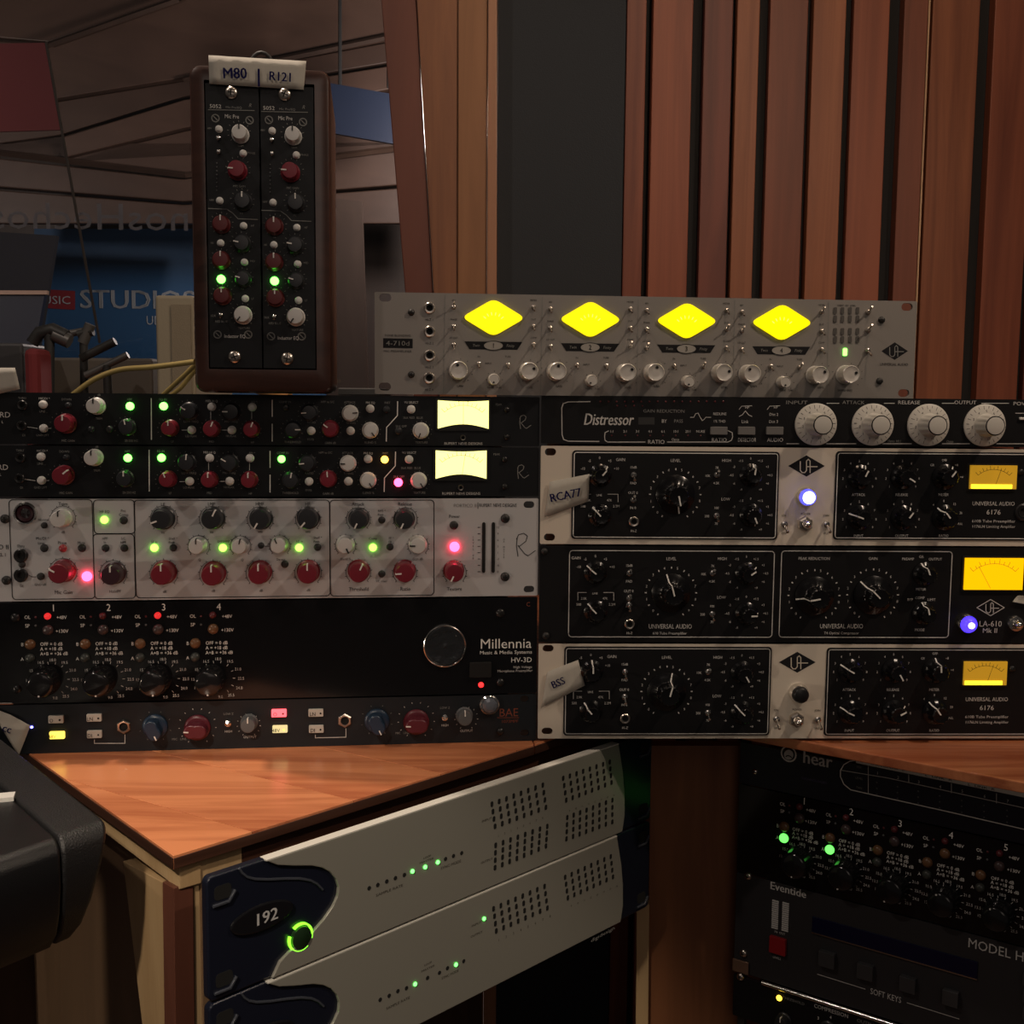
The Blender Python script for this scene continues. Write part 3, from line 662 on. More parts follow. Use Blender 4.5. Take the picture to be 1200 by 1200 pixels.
def hv3d():
    u = Unit('rack_preamp', F_L, 4 * U1 + .0006, 6 * U1, 'gloss black preamp with four numbered channels and round emblem, in the left stack', RACK)
    u.plate('face_panel', M_GLOSS); u.chassis()
    for i in range(4):
        hv_channel(u, i + 1, 62.7 + 64.6 * i, 712.3 - .45 * i, 0, 0, (185, 180, 175, 182)[i], lit48=i in (0, 2))
    screw(u, 18.5, 723.5, 5.5, M_PLAS); screw(u, 20, 807.5, 5, M_PLAS)
    x, z = u.P(521.2, 756.6); k = u.sc(521, 756)
    o = u.part('round_emblem', MB().lathe([(25 * k, 0), (25 * k, .0026), (24.2 * k, .003), (23.4 * k, .0022), (23.2 * k, .0005)], 48).mesh('round_emblem', M_CHROME, 30), x, z)
    link('emblem_relief', MB().lathe([(22.9 * k, .0016), (20 * k, .0020), (18 * k, .0014), (12 * k, .0022), (5 * k, .0014), (0, .002)], 40).mesh('emblem_relief', mat('dark_chrome', (.12, .13, .14), .2, .9, bump=1.0, bscale=260), 60), o)
    u.T(592.7, 754, 'Millennia', 11.4, M_TWB, w=61); u.T(592.9, 764.3, 'Music & Media Systems', 4, M_TWB, w=61.5)
    u.T(611, 773.2, 'HV-3D', 5.8, M_TWB, w=25); u.T(612.5, 781.5, 'High Voltage', 2.8, M_TW, w=22); u.T(603.5, 786, 'Microphone Preamplifier', 2.8, M_TW, w=41)
    x, z = u.P(563, 784.4)
    bev(u.part('power_rocker', MB().prism(rrect(0, 0, .0195, .0140, .001), -.003, 0).mesh('power_rocker', M_DARK), x, z), .0006)
    dome(u, 563.8, 802.8, 3.2, L_RED2); screw(u, 586.4, 718.4, 5.4, M_PLAS); screw(u, 586.4, 799.5, 4.8, M_PLAS)
    u.T(619, 708, 'C', 5, M_TR)
    u.done()
hv3d()

# ---------- dark two-channel preamp on the desk ----------------------------------
def finger_knob(u, px, py, rpx, m, ang):
    """winged knob with scalloped sides over a round skirt"""
    k = u.sc(px, py); r = R(rpx * k); x, z = u.P(px, py)
    def f():
        b = MB().lathe([(r, .0003), (r, .002), (r * .9, .0035), (r * .5, .004), (0, .004)], 28)
        pts = []
        for i in range(40):
            a = 2 * pi * i / 40; q = r * (.52 + .34 * abs(cos(a)) ** 1.5); pts.append((q * sin(a), q * cos(a)))
        pts = pts[::-1]
        b.prism(pts, -.016, -.004); return b.mesh('knob', m, 40)
    o = bev(u.part('knob', cached(('finger', m.name, r), f), x, z, 0, radians(ang)), .0012)
    link('pointer', cached(('fp', r), lambda: MB().box(-.0005, .0005, -.0165, -.0158, r * .45, r * .82).mesh('pointer', M_PTR)), o)
def bae():
    u = Unit('rack_preamp', F_L, 6 * U1 + .0006, 7 * U1, 'dark slate rack preamp with blue and red winged knobs, lowest of the left stack', RACK)
    hl = []
    for px, py in ((614.7, 819.3), (614.7, 859)):
        x, z = u.P(px, py); hl += [(x, z, .0080, .0062)]
    u.plate('face_panel', mat('slate_panel', (.014, .017, .021), .42, bump=.12, bscale=1500, spec=.3), hl); u.chassis()
    BW = mat('ivory_push_button', (.52, .49, .44), .4)
    for dx, dy, t1, m1, m2 in ((0, 0, 'O', BW, L_YEL), (261.5, -7.2, 'O', led('rose_button_light', (1.0, .10, .12), 2.2), led('cream_button_light', (.9, .75, .35), .8))):
        bx = 65.3 + dx; by = 843.3 + dy
        rbutton(u, bx, by, 17.6, 9, m1); rbutton(u, bx + 1.2, by + 18.7, 17.6, 8.6, m2)
        rbutton(u, 110 + dx * .995, 841.4 + dy * .8, 17.4, 9, BW); rbutton(u, 110.4 + dx * .995, 860.8 + dy * .85, 17.4, 9, BW)
        for tx, ty, t in ((bx - 4, by, t1), (bx - 3, by + 18.7, '48V'), (106.5 + dx * .995, 841.4 + dy * .8, 'LN'), (106.5 + dx * .995, 860.8 + dy * .85, 'DI')):
            u.T(tx, ty, t, 4.2, M_TK, y=.0034); dome(u, tx + 9, ty, 1.8, M_TK if ty != by + 18.7 else L_YEL, 'button_light', .0036)
        jack(u, 145.3 + dx * .99, 851 + dy, 8.4, M_NICK, hexa=True)
        finger_knob(u, 182 + dx * .993, 851 + dy * .9, 14.5, M_BLUEK, 155); finger_knob(u, 231.5 + dx * .98, 852.2 + dy * .9, 15.2, mat('deep_red_cap', (.10, .010, .020), .38), -88)
        u.arc(231.5 + dx * .98, 851 + dy, 20.5, -150, 150, .6, M_TW, dots=12, dr=1.2); u.arc(182 + dx * .993, 851 + dy, 17.5, -150, 150, .5, M_TD, dots=8, dr=1.2)
        toggle(u, 267.5 + dx * .97, 847.6 + dy, 4, True, .007); u.T(267.8 + dx * .97, 836.5 + dy, 'LOW Z', 2.6, M_TD); u.T(267.8 + dx * .97, 857 + dy, 'HIGH', 2.6, M_TW)
        neve_knob(u, 290.2 + dx * .975, 851 + dy * 1.15, 9, M_GRYK, 0, .013); u.arc(291.5 + dx * .975, 849.5 + dy * 1.1, 12.8, -150, 150, .6, M_TW, dots=12, dr=1); u.T(293 + dx * .97, 863.5 + dy, 'OUTPUT', 2.8, M_TW)
        u.line([(110.7 + dx * .99, 867 + dy * .8), (110.7 + dx * .99, 871 + dy * .9), (146.5 + dx * .99, 871 + dy), (146.5 + dx * .99, 861 + dy)], .8, M_TW)
        u.T(210 + dx, 866 + dy, 'MIC   LINE', 2.6, M_TD)
    u.line([(0, 824), (14, 824)], .7, M_TW)
    dome(u, 37, 852.3, 1.6, led('blue_light', (.12, .12, 1.0), 10))
    x, z = u.P(573.5, 825.6); k = u.sc(573, 825)
    o = u.part('jewel_lamp', MB().lathe([(11.5 * k, 0), (11.5 * k, .002), (10.4 * k, .0028), (9.2 * k, .002)], 28).mesh('jewel_lamp', M_CHROME, 30), x, z)
    link('jewel_glass', MB().lathe([(9.2 * k, .001), (8.6 * k, .0038), (5 * k, .005), (0, .0054)], 10).mesh('jewel_glass', mat('smoked_glass', (.18, .20, .24), .08, .3)), o)
    u.T(596, 834.8, 'BAE', 9.5, M_TR, w=23); u.line([(583, 841), (608, 841)], .7, M_TR); u.T(597.4, 845.2, '1073MPF', 3.6, M_TR, w=20)
    for px, py in ((586, 857),): screw(u, px, py, 4.5, M_PLAS)
    u.done()
bae()

# ---------- black compressor with large pale dials ----------------------------------
def distressor():
    u = Unit('rack_compressor', F_R, -U1 + .0004, -.0008, 'black one-unit compressor with four large pale dials, under the silver preamp', RACK)
    u.plate('face_panel', M_BLK); u.chassis()
    u.line([(691.6, 470.6), (666, 471), (660, 473), (658.3, 478), (658.6, 509), (660.5, 515), (666, 517), (702, 517.3)], 1, M_TW)
    u.T(713.6, 491.4, 'Distressor', 13.2, M_TW, w=58, bold=.025, ital=.16)
    u.fill([(748, 489), (767, 489), (767, 497.5), (748, 497.5)], mat('print_charcoal', (.03, .03, .03), .5)); u.T(778, 481.7, 'GAIN REDUCTION', 3.6, M_TD, w=49); u.T(778.3, 493.4, 'BY', 3.8, M_TW); u.T(795, 493.4, 'PASS', 3.8, M_TD)
    for i in range(16):
        dome(u, 703.5 + i * 9.6, 470.6, 1.1, M_REDOFF, 'level_light', .0006)
    for i in range(4): dome(u, 723.5 + i * 9.8, 475.6, 1, M_REDOFF, 'level_light', .0006)
    u.line([(756, 518), (712, 518), (709, 516), (708.5, 512), (709, 507), (713, 505)], .9, M_TW); u.line([(782, 518), (853, 518), (857, 516), (858.5, 512), (858, 507), (853, 504.6)], .9, M_TW)
    for px, t in ((717, '1:1'), (732.7, '2:1'), (747.2, '3:1'), (762, '4:1'), (777, '6:1'), (792, '10:1'), (806.4, '20:1'), (821, 'NUKE')):
        u.T(px, 505.5, t, 2.9, M_TW); dome(u, px, 510.4, .9, M_REDOFF, 'level_light', .0006)
    u.T(769, 517.8, 'RATIO', 4.6, M_TW, w=20); u.T(791.4, 515, 'Opto', 3, M_TW)
    for px, t, ww in ((842.7, 'RATIO', 18), (875.3, 'DETECTOR', 21.5), (908.3, 'AUDIO', 19)):
        rbutton(u, px, 504.8, 20, 9.4, mat('gray_key', (.17, .165, .16), .45)); u.T(px, 515.4, t, 4.4, M_TW, w=ww)
    u.line([(809, 489), (813, 489), (815, 485), (818, 484), (820.5, 489), (823, 493), (825.5, 491), (827, 489), (833, 489)], .7, M_TW)
    u.T(843.4, 485, 'REDLINE', 3, M_TW); u.T(843, 493.6, '1% THD', 3, M_TW); u.T(872.9, 494, 'Link', 3.6, M_TW); u.line([(866, 488), (870, 486), (873.5, 481.5), (877, 486), (881, 488)], .7, M_TW)
    u.T(875.5, 477.5, 'HP', 3, M_TW); u.line([(866, 480), (869, 476), (881, 475.5)], .6, M_TW); u.T(909, 477.5, 'HP', 3, M_TW); u.line([(899, 480), (902, 476), (914, 475.5)], .6, M_TW)
    u.T(906.7, 485.6, 'Dist 2', 3.2, M_TW); u.T(906.4, 494, 'Dist 3', 3.2, M_TW)
    for px, py, t in ((955.5, 497.3, 'INPUT'), (1022, 497.5, 'ATTACK'), (1087, 498, 'RELEASE'), (1153, 498.3, 'OUTPUT')):
        k = u.sc(px, py); r = R(24.6 * k); x, z = u.P(px, py)
        o = u.part('dial', lm(('dial', r), [(r, .0004), (r, .0022), (r * .93, .0030), (r * .56, .0042)], M_KIV, 48, 30), x, z)
        b = MB()
        for i in range(22):
            a = radians(-165 + i * 330 / 21); r1 = r * (.80 if i % 2 else .74)
            b.add([((r1) * sin(a) - .00018 * cos(a), -.0036, r1 * cos(a) + .00018 * sin(a)), ((r1) * sin(a) + .00018 * cos(a), -.0036, r1 * cos(a) - .00018 * sin(a)),
                   (r * .92 * sin(a) + .00018 * cos(a), -.0032, r * .92 * cos(a) - .00018 * sin(a)), (r * .92 * sin(a) - .00018 * cos(a), -.0032, r * .92 * cos(a) + .00018 * sin(a))], [(0, 1, 2, 3)])
        for i in range(11):
            a = radians(-165 + i * 33); V, F_, adv = text_geo(str(i)); kk = .0022 / CAPH
            b.add([((p[0] - adv / 2) * kk + r * .66 * sin(a), -.0040, (p[1] - CAPH / 2) * kk + r * .66 * cos(a)) for p in V], F_)
        link('dial_scale', b.mesh('dial_scale', M_TK), o)
        def grip():
            n = 72; m_ = []; prof = [(.56, .004), (.52, .008), (.475, .0215), (.46, .0225)]
            vs = [(r * q * (1 - (.055 if (j // 3) % 2 and 0 < i_ < 3 else 0)) * sin(2 * pi * j / n), -h, r * q * (1 - (.055 if (j // 3) % 2 and 0 < i_ < 3 else 0)) * cos(2 * pi * j / n)) for j in range(n) for i_, (q, h) in enumerate(prof)]
            fs = [(j * 4 + i_, j * 4 + i_ + 1, ((j + 1) % n) * 4 + i_ + 1, ((j + 1) % n) * 4 + i_) for j in range(n) for i_ in range(3)]
            return MB().add(vs, fs).mesh('dial_grip', M_KIV, 25)
        link('dial_grip', cached(('grip', r), grip), o)
        link('dial_cap', lm(('dialcap', r), [(r * .46, .0223), (r * .405, .0223)], M_TK, 32), o)
        link('dial_cap', lm(('dialcap2', r), [(r * .405, .0218), (r * .405, .0232), (r * .3, .0236), (0, .0237)], M_KIV, 32), o)
        u.T(px - 22 + (0 if px < 1060 else 0), 471.6, t, 4, M_TW if px > 1060 else M_TD, w=26)
    u.T(1200, 473, 'POWER', 4, M_TW, w=26)
    for a, b in ((969, 983), (1036, 1048), (1104, 1118), (1150, 1182)): u.line([(a, 472.6), (b, 472.6)], .8, M_TW)
    for a, b in ((922, 936), (968, 1003), (1034, 1068), (1104, 1136), (1168, 1215)): u.line([(a, 520), (b, 520)], .8, M_TW)
    u.T(1048, 517, 'Opto 10:1', 2.8, M_TD); u.T(1113, 517.4, 'Opto', 2.8, M_TD)
    rbutton(u, 1202, 490.6, 14, 3, M_WHB, .002); u.line([(1190, 484.2), (1215, 484.6)], .7, M_TW)
    u.done()
distressor()

# ---------- the two cream tube channels and the black one between them ------------
def ua_unit(kind):
    v0, v1 = {0: (0, 2 * U1), 1: (2 * U1, 4 * U1), 2: (4 * U1, 6 * U1)}[kind]
    lab = ('champagne-faced tube channel strip with glowing blue-white lamp, topmost of the three tube units',
           'all-black tube channel strip with bright orange meter, between two champagne ones',
           'champagne-faced tube channel strip with unlit dark button, lowest of the right stack')[kind]
    u = Unit('tube_channel_strip', F_R, v0 + .0004, v1 - .0004, lab, RACK)
    hl = []
    if kind != 1:
        for px, py in {0: ((645.7, 529.6), (644.5, 629.6)), 2: ((635.8, 760), (634.8, 857))}[kind]:
            x, z = u.P(px, py); x = -u.W / 2 + .0085; hl += [(x, z, .0100, .0066), (-x, z, .0100, .0066)]
    u.plate('face_panel', M_CREAM if kind != 1 else M_BLK, hl); u.chassis()
    ox, oy = ((0, 0), (-5, 115), (-10.2, 230.5))[kind]
    if kind == 1:
        screw(u, 639.7, 744.8, 4.4, M_CHAS); screw(u, 638, 646, 4, M_CHAS)
    # inset panels
    def inset(x0, y0, x1, y1):
        A = u.P(x0, y0); B = u.P(x1, y1); cx, cz = (A[0] + B[0]) / 2, (A[1] + B[1]) / 2; w_, h_ = B[0] - A[0], A[1] - B[1]
        if kind != 1:
            o = u.part('inset_panel', MB().prism(rrect(0, 0, w_, h_, .0032), -.0010, 0).mesh('inset_panel', M_BLK), cx, cz); bev(o, .0004)
            u.ink(M_TWB if kind == 0 else M_TW).stroke(rrect(cx, cz, w_ - .0036, h_ - .0036, .0022), .0007, -.00125, True)
        else:
            u.ink(M_TW).stroke(rrect(cx, cz, w_, h_, .003), .0008, -.0004, True)
    if kind == 0: inset(670.6, 527.6, 910.3, 632.6); inset(979.5, 528.6, 1232, 633.6)
    if kind == 1: inset(667.5, 645, 904.3, 746.7); inset(916, 645.5, 1111, 747)
    if kind == 2: inset(661.2, 757.4, 901.2, 861.6); inset(968.7, 758.8, 1222, 862)
    Y = .0014
    T = lambda a, b, t, h=3.1, m=M_TW, **k: u.T(a + ox, b + oy, t, h, m, y=Y, **k)
    # left half
    kc = ((703, 557), (702.7, 555.5), (703.3, 555.5))[kind]
    rot = ((40, -42, 168, 8, 158), (-52, -45, -15, 55, 88), (0, -40, 15, 150, -45))[kind]
    iy = (604, 601, 602)[kind]
    fluted(u, kc[0] + ox, kc[1] + oy, 13.5, rot[0]); fluted(u, 702.7 + ox, iy + oy, 13.5, rot[1])
    u_r = ('-10', '-5', '0', '+5', '+10')
    for i, t in enumerate(u_r):
        a = radians(-68 + i * 34); T(702.5 + 21 * sin(a), 556.5 - 20 * cos(a), t, 2.9)
    T(727 if kind != 1 else 680, 538.5, 'GAIN', 3.4)
    T(683, 593, '500', 2.9); T(722, 593, '2.2M', 2.9); T(689, 586, '2.0K', 2.7); T(714, 586, '47K', 2.7); T(702, 580, 'LINE', 2.4)
    u.line([(682 + ox, 588 + oy), (682 + ox, 579 + oy), (692 + ox, 579 + oy)], .6, M_TW, y=Y); u.line([(712 + ox, 579 + oy), (724 + ox, 579 + oy), (724 + ox, 588 + oy)], .6, M_TW, y=Y)
    T(742, 547.5, '15dB', 2.9); T(742, 566, 'PAD', 2.9); T(741.5, 577.3, 'OUT 0', 2.9); T(741.5, 595, 'IN 0', 2.9)
    toggle(u, 742.3 + ox, 556.5 + oy, 3.8, kind == 1); toggle(u, 742 + ox, 585.8 + oy, 3.8, kind != 2)
    if kind == 1: toggle(u, 736.8, 708.5, 3.8); T(741.8, 585, '', 2)
    jack(u, 742.6 + ox, (611 if kind != 1 else 616) + oy, 6, M_NICK); T(742.4, 622 if kind != 1 else 626.5, 'Hi-Z', 2.8)
    T(791.3, 539.5, 'LEVEL', 3.4)
    cx, cy = 791 + ox, 579.3 + oy
    fluted(u, cx, cy, 23, rot[2], True); u.arc(cx, cy, 29, -150, 150, 1.3, M_TW, dots=11, dr=1.3, y=Y)
    for i in range(11):
        a = radians(-150 + i * 30); u.T(cx + 29.5 * sin(a + .26), cy - 29.5 * cos(a + .26), str(i), 3, M_TW, y=Y) if i < 10 else None
    toggle(u, 839.7 + ox, 556.5 + oy, 3.8, True); toggle(u, 839.3 + ox, 604.3 + oy, 3.8)
    T(840, 548, '7K', 2.8); T(839, 566, '4.5K', 2.8); T(829, 557.5, '10K', 2.8); T(839, 595, '100', 2.8); T(828, 604.7, '200', 2.8); T(839, 613.5, '70', 2.8)
    T(851, 539.5, 'HIGH', 3.3); T(850, 584.7, 'LOW', 3.3)
    for yy, rr in ((556.7, rot[3]), (603.5, rot[4])):
        fluted(u, 879.3 + ox, yy + oy, 13.5, rr)
        for i, t in enumerate(('-9', '-6', '-4.5', '-3', '-1.5', '0', '+1.5', '+3', '+4.5', '+6', '+9')):
            a = radians(-150 + i * 30); T(879.3 + 22.5 * sin(a), yy - 19.5 * cos(a), t, 2.6)
    # centre and right half
    if kind != 1:
        dxc = (0, 0)[0] if kind == 0 else 0
        if kind == 0:
            ua_diamond(u, 945, 546, 43, 25, M_TK, M_CREAM)
            x, z = u.P(944, 582); k = u.sc(944, 582)
            o = u.part('lamp_button', MB().lathe([(11 * k, 0), (11 * k, .004), (9.6 * k, .006), (9 * k, .005)], 28).mesh('lamp_button', M_CHROME, 40), x, z)
            link('lamp_lens', MB().lathe([(9 * k, .004), (9 * k, .0095), (7.6 * k, .0108)], 24).mesh('lamp_lens', L_BLUE, 60), o)
            link('lamp_core', MB().lathe([(7.6 * k, .0105), (6 * k, .0120), (0, .0126)], 24).mesh('lamp_core', led('lamp_core_light', (.75, .78, 1.0), 5), 60), o)
            c3 = ((943, 613.7), (918.7, 614.5), (968, 614.5))
        else:
            ua_diamond(u, 934.2, 776, 43, 24.5, M_TK, M_CREAM)
            x, z = u.P(935, 811.5); k = u.sc(935, 811)
            o = u.part('lamp_button', MB().lathe([(11.5 * k, 0), (11.5 * k, .004), (9.8 * k, .007), (9 * k, .007)], 28).mesh('lamp_button', M_CHROME, 40), x, z)
            link('lamp_lens', MB().lathe([(9.2 * k, .005), (9 * k, .0112), (7 * k, .0122), (0, .0124)], 24).mesh('lamp_lens', M_PLAS, 60), o)
            c3 = ((933, 843), (909.5, 842.5), (958, 843))
        x, z = u.P(*c3[0]); k = u.sc(*c3[0])
        o = u.part('power_switch', MB().lathe([(9.6 * k, 0), (9.6 * k, .002), (8.6 * k, .0036), (6 * k, .004), (5.4 * k, .0028)], 6).mesh('power_switch', M_NICK), x, z)
        link('lever', MB().lathe([(5 * k, .0025), (4.6 * k, .010), (3 * k, .0125), (0, .013)], 16).mesh('lever', M_CHROME, 60), o)
        for c in c3[1:]:
            toggle(u, *c, 4.2, False, .012); u.T(c[0], c[1] - 10.5, 'ON' if c[0] < 940 else 'JOIN', 2.4, M_TK); u.T(c[0], c[1] + 10.5, 'OFF' if c[0] < 940 else 'SPLIT', 2.4, M_TK)
        u.T(c3[0][0] + 1, c3[0][1] - 11.5, 'POWER', 2.4, M_TK)
        gx = (1006.5, 1057, 1106) if kind == 0 else (995.7, 1046.7, 1095); gy = (558.7, 606.3) if kind == 0 else (785, 833.5)
        rr = ((25, 120, 35), (-70, 35, -40)) if kind == 0 else ((-60, 150, -5), (-65, 60, -35))
        for j, y in enumerate(gy):
            for i, x in enumerate(gx):
                fluted(u, x, y, 14.5 if not (i == 2) else 15, rr[j][i])
                if i < 2:
                    for q in range(9):
                        a = radians(-128 + q * 32); u.T(x + 19.5 * sin(a), y - 18.5 * cos(a), str(q + 1), 2.7, M_TW, y=Y)
                else:
                    for q, t in enumerate((('GR', 'OFF', '+8', '+4') if j == 0 else ('4', '8', '12', '20', 'ALL'))):
                        a = radians((-45, 0, 45, 90)[q] if j == 0 else -40 + q * 38); u.T(x + 20 * sin(a), y - 19.5 * cos(a), t, 2.7, M_TW, y=Y)
        yl = (579.6, 627.6) if kind == 0 else (807.8, 855.5)
        for j, ts in enumerate((('ATTACK', 'RELEASE', 'METER'), ('INPUT', 'OUTPUT', 'RATIO'))):
            for i, t in enumerate(ts): u.T(gx[i] - 1, yl[j], t, 3.0, M_TW, y=Y)
        if kind == 0: m4 = (1136, 545, 1189, 573)
        else: m4 = (1128.7, 774.5, 1177.5, 802)
        meter(u, *m4, led('amber_meter_light', (1.0, .52, .03), .30), M_TK, 18, th=.0032)
        b = MB().box(*(lambda A, B: (A[0] + .001, B[0] - .001, -.0038, -.0030, B[1] + .0004, B[1] + .0042))(u.P(m4[0], m4[1]), u.P(m4[2] - 4, m4[3])))
        link('meter_bulb_glow', b.mesh('meter_bulb_glow', led('meter_bulb_light', (1.0, .80, .03), 1.8)), u.root)
        tx = (m4[0] + m4[2]) / 2 + (1 if kind == 0 else 2.5); ty = m4[3] + 17
        u.T(tx, ty, 'UNIVERSAL AUDIO', 4.6, M_TW, w=50, y=Y); u.T(tx, ty + 10, '6176', 5.4, M_TW, w=17, y=Y)
        u.T(tx, ty + 20.5, '610B Tube Preamplifier', 3.1, M_TW, w=51, y=Y); u.T(tx, ty + 26.8, '1176LN Limiting Amplifier', 3.1, M_TW, w=51, y=Y)
        if kind == 0: jack(u, 1198, 600, 10, M_PLAS, 'jewel_lamp')
        screw(u, 1196 + ox, 553 + oy, 4, M_PLAS)
    else:
        for x, y, a, t, tx in ((953.8, 697.8, -100, 'PEAK REDUCTION', 954), (1022.5, 697, -45, 'GAIN', 1023)):
            fluted(u, x, y, 23, a, True); u.arc(x, y, 29.5, -150, 150, 1.3, M_TW, dots=11, dr=1.3); u.T(tx, 654.5, t, 3.3, M_TW)
            for i in range(10):
                q = radians(-150 + i * 30 + 15); u.T(x + 30 * sin(q), y - 30 * cos(q), str(i), 3, M_TW)
        fluted(u, 1082, 672, 13.5, -20); fluted(u, 1081.5, 718, 13.5, -15)
        for x, y, t in ((1064, 655, 'PREAMP'), (1079.5, 652.3, 'GR'), (1096, 655.2, 'OUTPUT'), (1079, 690.5, 'METER'), (1077.5, 738, 'MODE'), (1066.5, 702.6, 'BYP'), (1078, 700.5, 'COMP'), (1091.5, 702.6, 'LIMIT')): u.T(x, y, t, 3, M_TW)
        u.T(785.4, 734, 'UNIVERSAL AUDIO', 5.2, M_TW, w=51); u.T(784.7, 742, '610 Tube Preamplifier', 3, M_TW, w=40)
        u.T(986, 733.7, 'UNIVERSAL AUDIO', 5.2, M_TW, w=51); u.T(986, 741.7, 'T4 Optical Compressor', 3, M_TW, w=41)
        meter(u, 1130, 653.5, 1196.3, 690.7, L_LA, M_TR, -30, th=.003)
        ua_diamond(u, 1160.7, 712, 32, 19, M_TK, M_TW, True); u.T(1160.5, 730.9, 'LA-610', 6.6, M_TW, w=27); u.T(1160, 738.8, 'Mk II', 5.4, M_TW, w=18)
        x, z = u.P(1132, 730.3); k = u.sc(1132, 730)
        o = u.part('lamp_button', MB().lathe([(12 * k, 0), (12 * k, .003), (10 * k, .006), (9 * k, .005)], 28).mesh('lamp_button', M_CHROME, 40), x, z)
        link('lamp_lens', MB().lathe([(9 * k, .004), (9 * k, .008), (6 * k, .011), (0, .0122)], 24).mesh('lamp_lens', led('violet_lamp_light', (.06, .03, 1.0), 2.2), 60), o)
        link('lamp_core', MB().lathe([(4 * k, .0105), (3.6 * k, .0128), (0, .0132)], 14).mesh('lamp_core', led('lilac_core_light', (.6, .55, 1.0), 3), 60), o)
        x, z = u.P(1189, 730.5)
        o = u.part('power_switch', MB().lathe([(9.6 * k, 0), (9.6 * k, .002), (8.6 * k, .0036), (6 * k, .004), (5.4 * k, .0028)], 20).mesh('power_switch', M_CHROME, 35), x, z)
        link('lever', MB().lathe([(5 * k, .0025), (4.6 * k, .009), (3 * k, .011), (0, .0115)], 16).mesh('lever', M_CHROME, 60), o)
    u.done()
for _k in range(3): ua_unit(_k)
